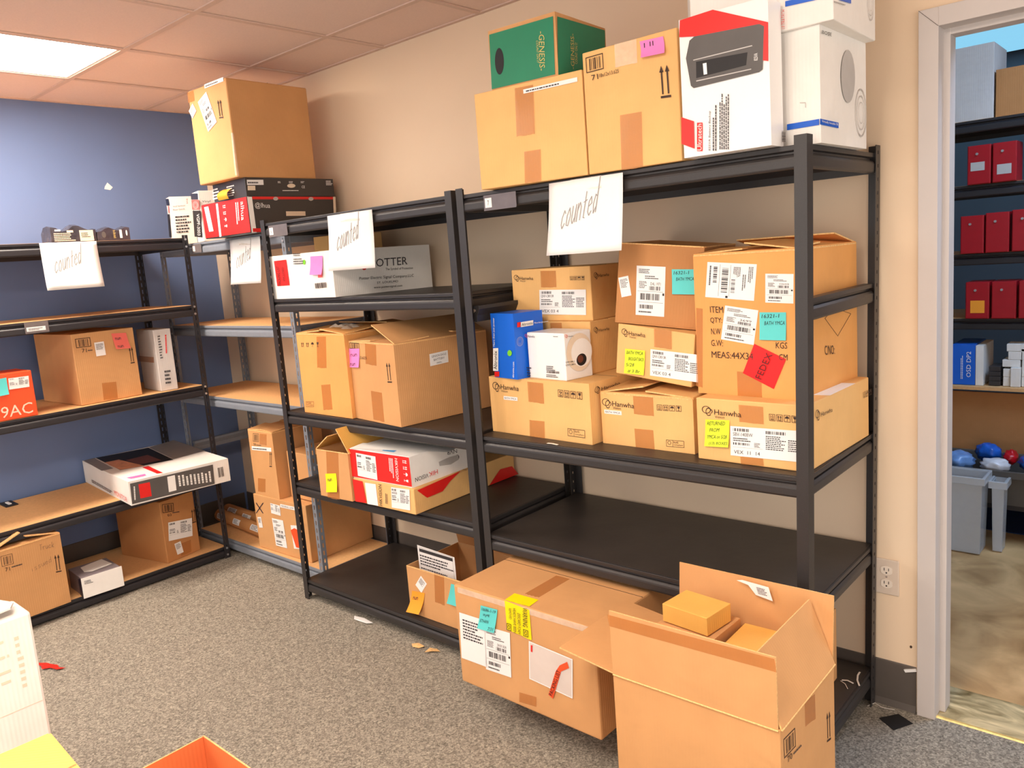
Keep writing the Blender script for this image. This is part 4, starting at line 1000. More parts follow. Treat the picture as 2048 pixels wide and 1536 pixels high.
# pages taped over the top beams
def sign(label, loc, yaw, w, h, sk, seed):
    r = random.Random(seed)
    t = empty('paper_sign', loc, yaw, label=label, cat='paper sign', group='hand-written sheets taped on the shelving')
    g = lambda x, y, l: (x*w+sk*(1-y), -.005-.014*(1-y)**2*(1+.4*math.sin(3*x+seed))-l-.002*math.sin(5*x+seed)*(1-y), -h+y*h)
    bm = bmesh.new(); FLAT.append(bm); n = 10
    V = [[bm.verts.new(g(i/n, j/n, 0)) for i in range(n+1)] for j in range(n+1)]
    for j in range(n):
        for i in range(n): bm.faces.new((V[j][i], V[j][i+1], V[j+1][i+1], V[j+1][i]))
    o = mobj('sheet', bm, PAPER, t, smooth=True); s = o.modifiers.new('s', 'SOLIDIFY'); s.thickness = .0002; s.offset = 1
    a = Art(g); F = Frame(a, ((.17, .34), (.50, .20), (.06, .46))); F.pen('counted', PAL['mgrey'], .0012, .024)
    mobj('handwriting', a.bm, a.mats, t)
    bm = bmesh.new(); FLAT.append(bm)
    q = [(.3*w, -.0055, -.03), (.72*w, -.0055, -.034), (.72*w, -.004, .0015), (.3*w, -.004, .0015)]; V = [bm.verts.new(p) for p in q]; bm.faces.new(V)
    V2 = [V[3], V[2], bm.verts.new((.72*w, .03, .0035)), bm.verts.new((.3*w, .03, .0035))]; bm.faces.new(V2); mobj('clear_tape', bm, CTAPE, t)
sign('white sheet marked counted hanging on the long shelving unit nearest the doorway', (3.059, -.573, 1.719), -1, .266, .214, -.012, 1)
sign('white sheet marked counted hanging on the middle black shelving unit', (1.94, -.57, 1.722), 0, .277, .215, -.002, 2)
sign('white sheet marked counted hanging on the grey corner shelving unit', (.975, -.451, 1.690), 0, .272, .215, -.015, 3)
sign('white sheet marked counted hanging on the shelving along the blue wall', (.607, -1.18, 1.728), 90, .247, .213, 0, 5)

# ---------------------------------------------------------------- cartons on the long shelving unit
top = 'on top of the long shelving unit'
carton('plain', 'plain large brown box under the green box, on top of the shelving', m=K_LT, cat='cardboard box')
carton('genesis', 'green printed box with a hand hole on top of the plain brown box', m=K_TAN, ink='gold')
carton('tall71', 'tall brown box with a pink note beside the battery backup box', m=K_LT)
carton('battery', 'white and red battery backup box with a picture of a grey device', name='battery_backup_box', m=W_GLOSS, cat='box', seam=False)
carton('bose1', 'white speaker box with a blue band on top of the shelving', name='speaker_box', m=W_BOX)
carton('bose2', 'uppermost white speaker box, stacked on another by the doorway wall', name='speaker_box', m=W_BOX)
x, y, z, *_ = BOX['battery']
carton('', 'white box with fine print standing behind the battery backup box', name='white_box', m=W_BOX, dims=(3.30, -.13, 1.727, 0, .30, .10, .56, 0))
carton('h1', 'wide camera carton marked 9 at the left end of the lower row', name='camera_carton', m=K_LT, cat='cardboard box')
carton('h2', 'middle camera carton marked 10 in the lower row, its top flaps loose', name='camera_carton', m=K_LT, flaps=[('F', 3), ('K', 2), ('R', 4), ('L', 9)])
carton('h3', 'right-hand camera carton in the lower row with a yellow note reading returned', name='camera_carton', m=K_LT, cat='cardboard box')
h5 = list(BOX['h5']); h5[5] = .2; h4 = list(BOX['h4']); h4[5] = .2; h4[1] += .0
carton('h5', 'camera carton behind the blue and white boxes, under another camera carton', name='camera_carton', m=K_LT, dims=h5)
carton('h4', 'camera carton with a long white label, uppermost at the back left', name='camera_carton', m=K_LT, dims=h4)
carton('blue', 'bright blue power supply box standing on end', name='power_supply_box', m=mat('blue_board', (16, 100, 214), .4, noise=.03, scale=6), seam=False)
carton('cam', 'small white camera box with a picture of a dome camera', name='camera_box', m=W_GLOSS, seam=False)
carton('h7', 'camera carton with a yellow note reading brought back, tilted to the right', name='camera_carton', m=K_LT)
carton('h6', 'open brown box with a teal note, leaning on the tilted camera carton', m=K_DK, flaps=[], inner=K_DK)
carton('fedex', 'big worn brown box with a red square sticker and a teal note', m=K_ORG, flaps=[('L', 3), ('R', 9), ('K', 12), ('F', 4)])
bm = bmesh.new(); x, y, z, yaw, w, d, h, _ = BOX['h3']
hexa(bm, [(0, 0, 0), (.15, .02, 0), (.155, .21, 0), (.02, .2, 0), (0, 0, .0006), (.15, .02, .0006), (.155, .21, .0006), (.02, .2, .0006)])
o = mobj('loose_paper', bm, PAPER); o.location = (x+.176, y+.12, z+h+.0015-.0006); tag(o, 'white sheet sticking out under the big worn box', 'paper')
carton('', 'brown box on the bottom shelf behind the open box', dims=(3.42, -.44, .12, 0, .318, .30, .235, 0), m=K_TAN)

# big cartons at the foot of the unit
carton('warn', 'large brown box with a yellow warning tape, sticking out over the bottom shelf', m=K_TAN, bev=.006)
t = carton('open', 'open brown box on the floor with raised flaps and small boxes inside', m=K_TAN, flaps=[('F', 90.5, .17), ('K', 95, .17), ('R', 69, .165), ('L', 173, .17)])
x, y, z, yaw, w, d, h, _ = BOX['open']
a = Art(lambda p, q, l: (p, d+.014-l-.012, q)); F = Frame(a, ((.190, h+.132), (.088, -.003), (-.010, .034)))
F.poly([(.0, .9), (.35, .75), (.5, .1), (1, -.05), (1.0, 1.0), (.2, 1.05)], PAPER, .006); F.sub(.6, .25, .95, .8).lines(PAL['dgrey'], 5, 2, .0068)
mobj('torn_label', a.bm, a.mats, t)
carton('', 'small tan box on top of the pile inside the open box', name='small_box', m=K_YEL, dims=tuple(BOX['inA']), seam=False, bev=.0015)
x, y, z, yaw, w, d, h, _ = BOX['inA']
carton('', 'tan box under the topmost small box inside the open box', name='small_box', m=K_TAN, dims=(3.515, -.835, .40, -2, .165, .15, .136, 0), seam=False, bev=.0015)
carton('', 'yellowish small box lying at the right inside the open box', name='small_box', m=K_YEL, dims=(3.695, -.90, .40, 1.5, .105, .22, .12, 0), seam=False, bev=.0015)
carton('', 'plain filler box deep inside the open box', name='small_box', m=K_TAN, dims=(3.50, -.97, .006, 0, .38, .29, .392, 0), seam=False, bev=.0015)

# ---------------------------------------------------------------- middle unit
carton('potter', 'long white box with a red packing list label and company name on its side', m=W_BOX, name='white_box')
carton('small', 'small tan box lying on the long white box', m=K_LT, name='small_box', seam=False)
o1 = carton('o1', 'orange-brown box with plastic film poking out of its top', m=K_ORG, flaps=[('L', 4), ('R', 6), ('F', 5), ('K', 8)])
x, y, z, yaw, w, d, h, _ = BOX['o1']
bm = bmesh.new(); r = random.Random(5); n = 9
V = [[bm.verts.new((.11+.02*i, .03+.02*j, h+.010+r.uniform(.0, .018)*math.sin(PI*i/n)*math.sin(PI*j/n)*2)) for i in range(n+1)] for j in range(n+1)]
for j in range(n):
    for i in range(n): bm.faces.new((V[j][i], V[j][i+1], V[j+1][i+1], V[j+1][i]))
FLAT.append(bm); o = mobj('plastic_film', bm, CTAPE); o.location = (x, y, z); tag(o, 'crumpled clear plastic film poking out of the orange-brown box', 'plastic film')
carton('o2', 'brown box with one propped flap and a battery label on its side', m=K_TAN, flaps=[('L', 2), ('K', 5), ('F', 3), ('R', 24)])
carton('note', 'narrow brown box with a bright yellow note and peaked flaps', m=K_TAN, flaps=[('L', 36), ('K', 12), ('R', 56, .115)], inner=K_YEL)
carton('hik1', 'long flat brown and red box under the red camera kit box', name='camera_kit_box', m=K_LT)
carton('hik2', 'red and white camera kit box lying upside down on the long flat box', name='camera_kit_box', m=W_GLOSS, seam=False, bev=.0015)
pp = carton('papers', 'open brown box with a diamond label and a packing sheet inside', m=K_TAN, flaps=[('K', 78, .19), ('R', 150, .14)], inner=K_DK)
x, y, z, yaw, w, d, h, _ = BOX['papers']
ps = empty('packing_sheet', (x, y, z), yaw, label='white printed sheet standing in the open brown box', cat='paper sheet')
g = lambda a, b, l: (a+.012+.02*(b-h), .05-l-.03*(b-h), b)
bm = bmesh.new(); FLAT.append(bm); V = [bm.verts.new(g(*q, 0)) for q in ((.01, h-.12), (.225, h-.12), (.225, h+.067), (.01, h+.077))]; bm.faces.new(V)
sh = mobj('sheet', bm, PAPER, ps)
a = Art(g); F = Frame(a, ((.02, h-.07), (.195, -.004), (0, .14))); F.rect(PAL['dgrey'], 0, .86, 1, .96); F.sub(0, .45, 1, .8).lines(PAL['dgrey'], 4, 1); F.sub(0, .1, 1, .4).lines(PAL['dgrey'], 4, 8); F.frame(PAL['lgrey'], .01)
a.join(sh)

# ---------------------------------------------------------------- corner unit
carton('vg1', 'white vinyl goods box standing at the far left above the corner', name='vinyl_box', m=W_BOX, seam=False)
carton('vg2', 'white vinyl goods box between its twin and the red camera box', name='vinyl_box', m=W_BOX, seam=False)
BKB = mat('black_carton_gloss', (58, 54, 54), .35, noise=.05, scale=8)
NVB = mat('navy_carton_gloss', (44, 48, 66), .3, noise=.05, scale=8)
carton('da1', 'black box with a red end, lower of the two recorder boxes', name='recorder_box', m=BKB, seam=False, bev=.0015)
carton('da2', 'flat dark box on the red-ended box, under the tall brown box', name='recorder_box', m=BKB, seam=False, bev=.0015)
bt = carton('bigtop', 'tall brown box with a diagonal label, stacked up near the ceiling', m=K_TAN, bev=.006)
x, y, z, yaw, w, d, h, _ = BOX['da1']
bm = bmesh.new(); FLAT.append(bm); n = 6
V = [[bm.verts.new((x+.18+.045*i+.01*j/n, y-.006+.05*(j/n)-.03*math.sin(PI*j/n), z+h+.004+.06*(j/n))) for i in (0, 1, 2)] for j in range(n+1)]
for j in range(n):
    for i in (0, 1): bm.faces.new((V[j][i], V[j][i+1], V[j+1][i+1], V[j+1][i]))
o = mobj('sticky_note', bm, NOTE['orange2'], smooth=True); o.location = (0, 0, 0); tag(o, 'curled orange note stuck between the two recorder boxes', 'sticky note')
carton('xbox', 'brown box with a drawn cross and a red label on the bottom corner shelf', m=K_TAN)
carton('box50', 'upright brown box marked 50 standing on the box with the cross', m=K_TAN, flaps=[('L', 3), ('R', 4), ('F', 6), ('K', 3)])
carton('', 'open brown box with a white label behind the upright box, in shadow', m=K_TAN, dims=(1.09, -.36, .382, 0, .22, .3, .24, 0))
def tube(label, p, q, r, seed):
    p = Vector(p); q = Vector(q); L_ = (q-p).length
    t = empty('cardboard_tube', p, label=label, cat='cardboard tube', group='mailing tubes on the bottom corner shelf')
    t.matrix_world = Matrix.Translation(p) @ (q-p).to_track_quat('X', 'Z').to_matrix().to_4x4()
    bm = bmesh.new(); n = 20
    rings = []
    for xx, rr in ((0, r*.86), (0, r), (L_, r), (L_, r*.86), (L_-.01, r*.86)):
        rings.append([bm.verts.new((xx, rr*math.cos(2*PI*i/n), rr*math.sin(2*PI*i/n))) for i in range(n)])
    for A, B in zip(rings, rings[1:]):
        for i in range(n): bm.faces.new((A[i], A[(i+1) % n], B[(i+1) % n], B[i]))
    bm.faces.new(rings[-1]); bm.faces.new(rings[0][::-1])
    mobj('tube', bm, K_DK, t)
    rr = random.Random(seed)
    for k in range(3):
        a = Art(lambda u, v, l: (u, (r+.0008+l)*math.cos(v), (r+.0008+l)*math.sin(v))); x0 = .04+k*L_/3.1+rr.uniform(-.01, .02); x1 = x0+rr.uniform(.06, .1); v0 = PI*.72+rr.uniform(-.2, .2); m = 8
        for i in range(m): a.poly([(x0, v0+.9*i/m), (x1, v0+.9*i/m), (x1, v0+.9*(i+1)/m), (x0, v0+.9*(i+1)/m)], PAPER, 0)
        F = Frame(a, ((x0+.01, v0+.1), (x1-x0-.02, 0), (0, .7))); F.lines(PAL['dgrey'], 4, k, .0004)
        mobj('shipping_label', a.bm, a.mats, t)
tube('mailing tube with white labels at the front of the bottom corner shelf', (.20, -.30, .084+.036), (.80, -.335, .084+.036), .035, 1)
tube('mailing tube behind another one on the bottom corner shelf', (.16, -.225, .084+.038), (.79, -.245, .084+.038), .036, 2)

# ---------------------------------------------------------------- unit on the blue wall
def packet(label, y0, y1, h, seed, cream):
    t = empty('dark_packet', (.43, y0, 1.7305), 0, label=label, cat='packet')
    r = random.Random(seed); bm = bmesh.new(); n = 8; L_ = y1-y0; w = .12
    rows = []
    for j in range(n+1):
        hh = h*(.86+.14*math.sin(j*1.3+seed)+r.uniform(-.06, .06))*(.9 if j in (0, n) else 1)
        rows.append([bm.verts.new(p) for p in ((w, L_*j/n, 0), (w+.002, L_*j/n, hh*.9), (w*.7, L_*j/n, hh), (w*.3, L_*j/n, hh*.95), (0, L_*j/n, hh*.6), (0, L_*j/n, 0))])
    for A, B in zip(rows, rows[1:]):
        for i in range(6): bm.faces.new((A[i], A[(i+1) % 6], B[(i+1) % 6], B[i]))
    bm.faces.new(rows[0]); bm.faces.new(rows[-1][::-1])
    wr = mobj('wrapper', bm, mat('dark_glossy_film', (62, 60, 68), .22, noise=.4, scale=26, bump=.8, bscale=30, dist=.004), t)
    a = Art(lambda p, q, l: (w+.0024+l, p, q))
    if cream:
        Frame(a, ((.125, .004), (.062, 0), (0, .05))).rect(PAL['cream']); Frame(a, ((.132, .02), (.04, 0), (0, .025))).lines(PAL['dgrey'], 3, 1, .0012)
        Frame(a, ((.012, .006), (.10, 0), (0, .04))).lines(PAL['cream'], 5, 2); Frame(a, ((.018, .052), (.025, 0), (0, .008))).rect(PAL['white']); Frame(a, ((.07, .045), (.028, 0), (0, .01))).rect(PAL['cream'])
    else:
        Frame(a, ((.075, .012), (.012, 0), (0, .04))).lines(PAL['gold'], 7, 1); Frame(a, ((.105, .012), (.012, 0), (0, .04))).rect(PAL['white']); Frame(a, ((.135, .022), (.008, 0), (0, .028))).disc(PAL['white'])
        Frame(a, ((.02, .015), (.02, 0), (0, .03))).disc(PAL['device'])
    a.join(wr)
packet('crumpled dark packet with a cream label on the blue wall shelving', -1.105, -.905, .083, 2, True)
packet('low glossy dark packet to the right of the crumpled one', -.900, -.745, .074, 4, False)
carton('orange', 'orange-red router box with a teal note at the left edge', name='router_box', m=mat('orange_red_board', (246, 84, 36), .45, noise=.03, scale=6), seam=False)
carton('b71', 'brown box with a coral note on the middle shelf by the blue wall', m=K_TAN)
carton('white', 'narrow white box standing beside the box with the coral note', name='white_box', m=W_GREY)
mo = carton('monitor', 'flat monitor box with a photo on its lid, sticking out over the shelf', name='monitor_box', m=W_BOX, seam=False)
carton('b50', 'brown box with a white label under the flat monitor box', m=K_DK)
carton('wsm', 'small white and grey box lying on the bottom shelf', name='small_box', m=mat('grey_printed_board', (128, 118, 122), .4, noise=.1, scale=10), seam=False)
carton('issued', 'brown box with handwriting and loose top flaps on the bottom shelf', m=K_TAN, flaps=[('L', 22), ('R', 12), ('F', 2, .1), ('K', 3)])
bm = bmesh.new(); box(bm, (0, 0, 0), (.11, .055, .006)); box(bm, (.03, .02, .006), (.085, .034, .010), 1)
o = mobj('shelf_clip', bm, [PAL['black'], PAPER]); o.location = (.05, -1.37, .4738); tag(o, 'small black and white clip at the back of an empty shelf', 'clip')

# ---------------------------------------------------------------- small things
ot = empty('power_outlet', (3.809, -.0002, .374), label='beige double power outlet on the wall beside the shelving', cat='power outlet')
PL = mat('ivory_plastic', (214, 198, 182), .4, noise=.02)
bm = bmesh.new(); box(bm, (0, -.006, 0), (.072, 0, .116)); mobj('cover_plate', bm, PL, ot, bev=.004)
for k, zc in enumerate((.080, .037)):
    bm = bmesh.new(); prism(bm, [(.036+.0165*max(-.84, min(.84, math.cos(a)))/.84, zc+.0145*math.sin(a)) for a in [2*PI*i/24 for i in range(24)]][::-1], 0, .002, 'z')
    for v in bm.verts: v.co = Vector((v.co.x, -.0062-v.co.z, v.co.y))
    s = mobj('socket', bm, mat('light_ivory_plastic', (232, 220, 206), .35, noise=.02), ot)
    bm = bmesh.new()
    for x0 in (.0285, .0415): box(bm, (x0, -.0088, zc-.001), (x0+.002, -.0078, zc+.008))
    cyl(bm, (.036, -.0088, zc-.0075), (.036, -.0078, zc-.0075), .0025, 10); mobj('slots', bm, PAL['black'], s)
bm = bmesh.new(); cyl(bm, (.036, -.0075, .0585), (.036, -.0055, .0585), .0025, 10); mobj('screw', bm, ZINC, ot)
def strip(name, label, pts, w, m, cat, z=.0005, lift=.004):
    bm = bmesh.new(); P = [Vector(p) for p in pts]; A = []
    for i, p in enumerate(P):
        d = (P[min(i+1, len(P)-1)]-P[max(i-1, 0)]); n = Vector((-d.y, d.x, 0)).normalized()*w/2
        A.append([bm.verts.new(p+n), bm.verts.new(p-n), bm.verts.new(p-n+Vector((0, 0, .0012))), bm.verts.new(p+n+Vector((0, 0, .0012)))])
    for a, b in zip(A, A[1:]):
        for i in range(4): bm.faces.new((a[i], a[(i+1) % 4], b[(i+1) % 4], b[i]))
    bm.faces.new(A[0][::-1]); bm.faces.new(A[-1]); return tag(mobj(name, bm, m), label, cat)
ZT = mat('white_nylon', (240, 232, 222), .4, noise=.02)
zz = .1212
strip('cable_tie', 'curved white cable tie on the bottom shelf by the rear post', [(3.782, -.069, zz), (3.784, -.095, zz+.002), (3.792, -.125, zz+.002), (3.806, -.150, zz)], .005, ZT, 'cable tie')
strip('cable_tie', 'short white cable tie beside the brown box on the bottom shelf', [(3.752, -.146, zz), (3.768, -.142, zz+.002), (3.787, -.146, zz)], .005, ZT, 'cable tie')
strip('cable_tie', 'thin white tie end nearest the open box on the bottom shelf', [(3.750, -.152, zz), (3.768, -.164, zz+.001), (3.783, -.186, zz)], .002, ZT, 'cable tie')
strip('white_thread', 'thin white thread on the carpet at the foot of the rear post', [(3.80, -.055, .003), (3.815, -.03, .006), (3.84, -.04, .004), (3.875, -.03, .003)], .0015, ZT, 'thread')
strip('paper_scrap', 'small white scrap on the lip of the shelf under the camera cartons', [(2.965, -.556, .9002), (2.985, -.557, .901), (3.01, -.560, .9002)], .008, ZT, 'scrap')
def scrap(label, x, y, pts, m, seed):
    r = random.Random(seed); bm = bmesh.new(); FLAT.append(bm)
    c = bm.verts.new((x, y, .008)); V = [bm.verts.new((x+a, y+b, .0025+r.uniform(0, .006))) for a, b in pts]
    for i in range(len(V)): bm.faces.new((c, V[i], V[(i+1) % len(V)]))
    o = mobj('paper_scrap', bm, m); o.modifiers.new('s', 'SOLIDIFY').thickness = .0006; tag(o, label, 'scrap')
scrap('torn cardboard scrap on the carpet left of the large brown box', 2.255, -.60, [(-.035, .005), (-.01, .02), (.03, .015), (.018, -.005), (-.012, -.012)], CORR, 1)
scrap('leaf-shaped cardboard scrap nearest the large brown box', 2.335, -.595, [(-.012, -.025), (-.02, .012), (.004, .028), (.03, .02), (.008, .0)], CORR, 2)
scrap('white scrap peeking from under the middle shelving unit', 1.87, -.585, [(-.06, .02), (.0, .028), (.07, .02), (.05, -.0), (-.03, -.005)], PAPER, 3)
scrap('red scrap of tape on the carpet beside the tall white box', 1.09, -1.565, [(-.10, -.02), (-.05, .015), (-.02, .02), (.01, .035), (.04, .03), (.07, .045), (.06, .015), (.02, .01), (.0, -.02), (-.04, -.01)], PAL['red'], 4)
dm = [(3.848, -.099), (3.889, -.044), (3.938, -.072), (3.901, -.138)]
blob('floor_patch', dm, lambda a, b, t: (a, b, t+.0005), mat('black_felt', (20, 16, 15), .9, noise=.1, scale=200), label='black diamond shaped patch on the carpet by the door frame', cat='floor patch')

# ---------------------------------------------------------------- boxes close to the camera
bw = empty('white_box', (2.47, -2.49, 0), 0, label='tall white box at the left edge beside the yellow flap', cat='box')
bm = bmesh.new(); v = box(bm, (0, 0, 0), (.115, .506, .80)); bwc = mobj('carton', bm, W_BOX, bw, bev=.006)
a = Art(lambda p, q, l: (.1155+l, p, q))
Frame(a, ((.20, .62), (.25, 0), (0, .14))).lines(PAL['cream'], 12, 3); Frame(a, ((.465, .63), (.012, 0), (0, .13))).lines(PAL['cream'], 8, 3)
for zz in (.36, .50, .585): Frame(a, ((0, zz), (.5, 0), (0, .0012))).rect(PAL['cream'])
a.join(bwc)
bm = bmesh.new(); FLAT.append(bm); V = [bm.verts.new(p) for p in ((.0, .30, .803), (.115, .28, .803), (.11, .47, .822), (.06, .49, .815), (.02, .46, .825))]; bm.faces.new(V)
mobj('torn_flap', bm, W_BOX, bw).modifiers.new('s', 'SOLIDIFY').thickness = .004
carton('', 'open box with a yellow-lit flap at the bottom left corner', m=K_YEL, dims=(3.345, -2.49, 0, -3, .25, .30, .895, 0), flaps=[('F', 0), ('K', 0), ('L', 3), ('R', 3)])
carton('', 'open empty box at the bottom edge, its inside corner showing', m=K_SHADE, dims=(2.905, -2.125, 0, 0, .42, .35, .499, 0), flaps=[])

# ---------------------------------------------------------------- the storeroom beyond the doorway
bm = bmesh.new(); box(bm, (1.5, .215, -.1), (6.5, 5.6, -.0005)); struct('floor', bm, plywood('worn_tan_floor', (156, 118, 72), (222, 182, 128), .5, 3.0))
bm = bmesh.new(); box(bm, (3.4, 1.80, -.001), (5.4, 3.2, .004)); o = mobj('floor_mat', bm, mat('dark_blue_carpet', (24, 44, 84), .9, noise=.2, scale=150)); tag(o, 'dark blue mat under the storeroom shelving', 'mat')
WR = mat('storeroom_wall', (120, 126, 140), .8, noise=.03, scale=3)
bm = bmesh.new(); box(bm, (1.4, 5.2, 0), (6.5, 5.3, 3)); struct('wall_storeroom_back', bm, WR)
bm = bmesh.new(); box(bm, (1.4, DT, 0), (1.5, 5.2, 3)); struct('wall_storeroom_left', bm, WR)
bm = bmesh.new(); box(bm, (6.4, DT, 0), (6.5, 5.2, 3)); struct('wall_storeroom_right', bm, WR)
bm = bmesh.new(); box(bm, (1.4, DT, 2.85), (6.5, 5.3, 2.95)); struct('ceiling_storeroom', bm, mat('storeroom_ceiling', (186, 222, 236), .8, noise=.02))
t = empty('ceiling_light', (4.75, 1.0, 2.80), label='cool ceiling light panel in the storeroom beyond the doorway', cat='ceiling light')
bm = bmesh.new(); box(bm, (-.3, -.6, 0), (.3, .6, .04)); mobj('fixture_frame', bm, LW, t)
bm = bmesh.new(); box(bm, (-.28, -.58, -.004), (.28, .58, 0)); mobj('diffuser', bm, mat('cool_diffuser', (190, 218, 255), .5, emit=BACKROOM, noise=.01), t)
t = empty('ceiling_light', (3.5, 4.5, 2.80), label='dim bluish ceiling light at the far end of the storeroom', cat='ceiling light')  # added glowing panel, makes the far storeroom ceiling look cyan
bm = bmesh.new(); box(bm, (-.9, -.6, 0), (.9, .6, .04)); mobj('fixture_frame', bm, LW, t)
bm = bmesh.new(); box(bm, (-.88, -.58, -.004), (.88, .58, 0)); mobj('diffuser', bm, mat('added_bluish_glow', (120, 178, 205), .5, emit=.55, noise=.04, scale=4), t)
ys = 1.95
SR = rack('dark shelving unit in the storeroom holding red cabinets', 2.75, ys, 0, 2.4, .5, 1.99, [1.985, 1.68, 1.35, 1.03, .30], steel=BLK2, beam=BLK2, deck=PBD, slots=True, pw=.035, sd=.03)
bm = bmesh.new(); box(bm, (2.80, ys-.03, .675), (5.10, ys+.46, .692)); o = mobj('shelf_plank', bm, PBD); tag(o, 'bare wooden plank shelf under the red cabinets in the storeroom', 'shelf')
REDM = mat('red_enamel', (166, 14, 30), .35, noise=.04)
def cabinet(x, z, w, h, label, note=None):
    t = empty('red_cabinet', (x, ys-.02, z+.0005), label=label, cat='metal cabinet', group='red metal cabinets in the storeroom')
    bm = bmesh.new(); box(bm, (0, .004, 0), (w, .16, h)); mobj('housing', bm, REDM, t, bev=.002)
    bm = bmesh.new(); box(bm, (.003, 0, .003), (w-.003, .004, h-.003)); dr = mobj('door', bm, REDM, t, bev=.0015)
    bm = bmesh.new(); cyl(bm, (w*.42, -.006, h*.78), (w*.42, 0, h*.78), .006, 10); mobj('lock', bm, ZINC, dr)
    if note:
        a = Art(lambda p, q, l: (p, -l-.0004, q)); Frame(a, ((w*note[0], h*note[1]), (w*.6, 0), (0, h*note[2]))).rect(note[3]); mobj('sticker', a.bm, a.mats, dr)
G_ = PAL['lgrey']; OR = NOTE['orange2']
k = [(3.663, 1.68, .098, .183, 'red cabinet with a grey sticker, left on its shelf in the storeroom', (.15, .35, .22, G_)),
     (3.768, 1.68, .098, .183, 'red cabinet with a lower grey sticker, second on the upper shelf', (.2, .2, .25, G_)),
     (3.636, 1.35, .100, .183, 'plain red cabinet at the left of the middle storeroom shelf', None), (3.743, 1.35, .098, .19, 'plain red cabinet, second on the middle storeroom shelf', None),
     (3.852, 1.35, .10, .195, 'plain red cabinet at the right of the middle storeroom shelf', None),
     (3.661, 1.03, .102, .18, 'red cabinet with an orange sticker on the lower storeroom shelf', (.22, .16, .34, OR)), (3.773, 1.03, .102, .18, 'plain red cabinet between two others on the lower storeroom shelf', None),
     (3.885, 1.03, .102, .18, 'red cabinet cut by the right edge, on the lower storeroom shelf', None)]
for a_ in k: cabinet(a_[0], a_[1], a_[2], a_[3], a_[4], a_[5])
def simple(name, label, cat, a, b, m, yaw=0, group=None, bev=.002):
    bm = bmesh.new(); w, d, h = b; box(bm, (0, 0, 0), (w, d, h)); o = mobj(name, bm, m, bev=bev); o.location = (a[0], a[1], a[2]+.0006); o.rotation_euler[2] = math.radians(yaw); return tag(o, label, cat, group)
simple('white_box', 'white box on top of the storeroom shelving, seen past the door frame', 'box', (3.50, ys+.02, 1.985), (.262, .3, .345), W_GREY)
simple('cardboard_box', 'brown box on top of the storeroom shelving at the right edge', 'box', (3.77, ys+.02, 1.985), (.30, .34, .215), K_DK)
bx = carton('', 'blue printed box on the wooden plank shelf', name='blue_box', m=mat('blue_board', (16, 100, 214), .4), dims=(3.60, ys+.0, .693, 0, .105, .25, .205, 0), seam=False, bev=.0015)
bm = bmesh.new(); box(bm, (.106, .0, .0), (.14, .24, .20)); mobj('paper_stack', bm, W_BOX, bx)
a = Art(lambda p, q, l: (p, -l, q)); Frame(a, ((.085, .04), (0, .13), (-.02, 0))).text('OSD DP2', PAL['white']); Frame(a, ((.05, .03), (0, .15), (-.012, 0))).lines(PAL['white'], 2); a.join(bx.children[0])
for q in range(4):
    simple('black_case', 'flat black case, %s in the small dark stack' % ('lowest', 'second from the bottom', 'second from the top', 'topmost')[q], 'case', (3.762, ys+.01, .693+q*.0245), (.05, .12, .023), BKB, group='small black cases')
wl = [(3.822, .693, .03, .045, 'small white box low on the plank beside the black cases'), (3.855, .693, .042, .095, 'upright white box in front on the plank'), (3.90, .693, .05, .05, 'low white box at the right edge of the plank'),
      (3.822, .739, .032, .04, 'small white box second from the plank'), (3.818, .789, .075, .035, 'wide white box across the small ones'), (3.842, .825, .06, .04, 'white box above the wide one'),
      (3.895, .825, .06, .055, 'white box at the right edge in the middle of the pile'), (3.835, .866, .085, .036, 'topmost flat white box of the pile'), (3.90, .744, .05, .08, 'tall white box at the right edge of the pile')]
for i, (x, z, w_, h_, lb) in enumerate(wl): simple('white_box', lb, 'box', (x, ys+(.0 if i == 1 else .015), z), (w_, .1, h_), W_BOX, group='small white boxes on the plank')
o = simple('cardboard_sheet', 'large brown cardboard panel leaning under the plank shelf', 'cardboard', (3.2, ys+.03, .304), (1.2, .012, .35), K_DK)
# tote with bags, clear bins
def tray(name, label, cat, x, y, z, w, d, h, m, rim=.012, tap=.02):
    t = empty(name, (x, y, z), label=label, cat=cat)
    bm = bmesh.new(); k = tap; th = .004
    o_ = [(k, k), (w-k, k), (w-k, d-k), (k, d-k)]; p_ = [(0, 0), (w, 0), (w, d), (0, d)]
    def ring(pts, zz, off=0):
        cx, cy = w/2, d/2; return [bm.verts.new((px+(off if px < cx else -off), py+(off if py < cy else -off), zz)) for px, py in pts]
    R = [ring(o_, 0), ring(p_, h), ring(p_, h, th), ring(o_, th, th)]
    for A, B in zip(R, R[1:]):
        for i in range(4): bm.faces.new((A[i], A[(i+1) % 4], B[(i+1) % 4], B[i]))
    bm.faces.new(R[0][::-1]); bm.faces.new(R[3]); mobj('bin', bm, m, t, bev=.01, seg=3)
    bm = bmesh.new()
    box(bm, (-rim, -rim, h-.03), (w+rim, 0, h+.004)); box(bm, (-rim, d, h-.03), (w+rim, d+rim, h+.004)); box(bm, (-rim, 0, h-.03), (0, d, h+.004)); box(bm, (w, 0, h-.03), (w+rim, d, h+.004))
    mobj('rim', bm, m, t, bev=.003); return t
TOTE = mat('dark_grey_plastic', (84, 80, 76), .5, noise=.05)
CLR = mat('clear_plastic', (226, 232, 238), .15, trans=.2, noise=.02, alpha=.55)
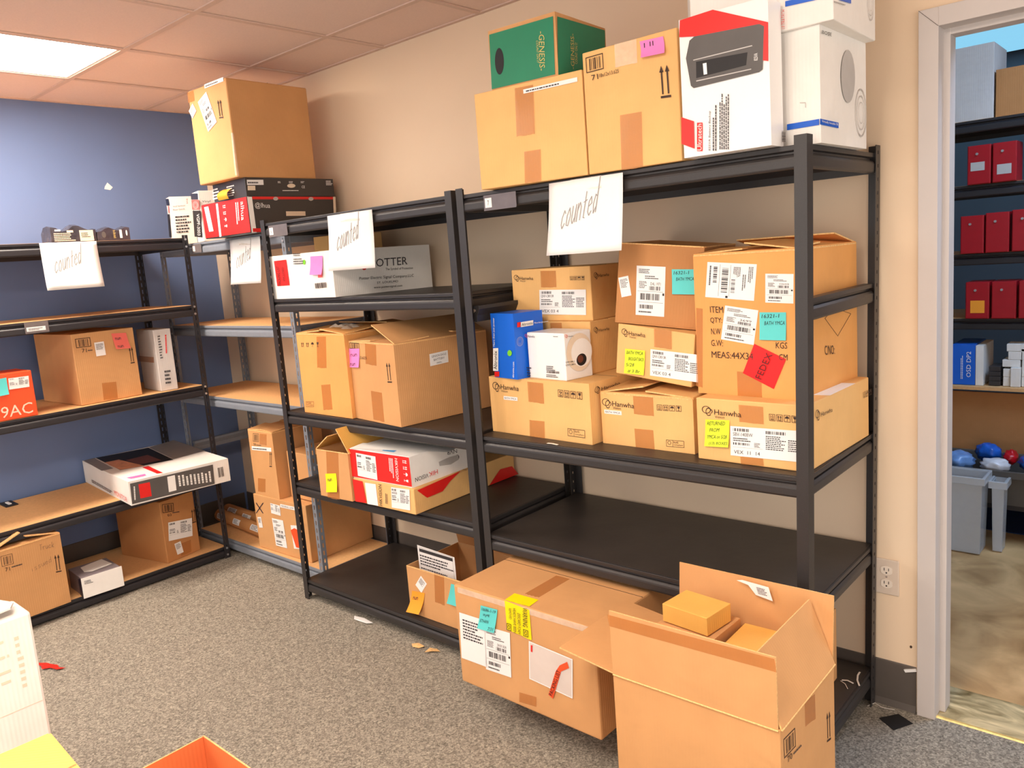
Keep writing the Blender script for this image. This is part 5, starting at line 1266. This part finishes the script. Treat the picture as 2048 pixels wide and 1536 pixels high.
# the plank-height crate stands on a low stool in front of the shelving
tt = tray('grey_tote', 'dark grey tote filled with blue and red bags', 'tote', 3.50, 1.60, .195, .62, .33, .165, TOTE)
t = empty('low_stand', (3.48, 1.62, .0), label='dark low stand under the grey tote', cat='stand')
for lx in (.02, .60):
    for ly in (.03, .25):
        bm = bmesh.new(); box(bm, (lx, ly, .0045), (lx+.03, ly+.03, .17)); mobj('leg', bm, BLK2, t)
bm = bmesh.new(); box(bm, (0, .01, .17), (.66, .30, .194)); mobj('top', bm, BLK2, t)
def bag(label, c, s, m, seed):
    bm = bmesh.new(); bmesh.ops.create_icosphere(bm, subdivisions=3, radius=1); r = random.Random(seed); ph = [r.uniform(0, 6) for _ in range(6)]
    for v in bm.verts:
        k = 1+.16*math.sin(5*v.co.x+ph[0])*math.cos(6*v.co.y+ph[1])+.10*math.sin(11*v.co.z+ph[2]+4*v.co.x)
        v.co = Vector((c[0]+v.co.x*s[0]*k, c[1]+v.co.y*s[1]*k, c[2]+v.co.z*s[2]*k))
    tag(mobj('plastic_bag', bm, m, smooth=True), label, 'bag', 'plastic bags in the grey tote')
BB = mat('blue_film', (30, 96, 196), .3, noise=.25, scale=30, bump=.6, bscale=40); WB = mat('white_film', (216, 216, 222), .3, noise=.1, scale=30, bump=.6, bscale=40); RB_ = mat('red_film', (196, 20, 34), .3, noise=.2, scale=30, bump=.6, bscale=40)
bag('pale blue bag at the left in the grey tote', (3.685, 1.70, .365), (.070, .07, .045), mat('pale_blue_film', (110, 150, 206), .3, noise=.2, scale=30, bump=.6, bscale=40), 1)
bag('bright blue bag bulging at the back of the tote', (3.79, 1.835, .385), (.055, .05, .045), BB, 2)
bag('white bag with blue marks in front in the tote', (3.845, 1.675, .365), (.062, .05, .035), WB, 3)
bag('red bag between the white and blue bags', (3.888, 1.795, .380), (.030, .045, .035), RB_, 4)
bag('blue bag at the right edge of the tote', (3.985, 1.76, .375), (.055, .07, .04), BB, 5)
tray('clear_bin', 'clear plastic bin standing on the storeroom floor, nearest the door', 'storage bin', 3.60, 1.42, .006, .24, .14, .36, CLR, tap=.008)
tray('clear_bin', 'clear plastic bin partly hidden at the right of the nearest one', 'storage bin', 3.862, 1.50, .006, .05, .09, .33, CLR, tap=.006)
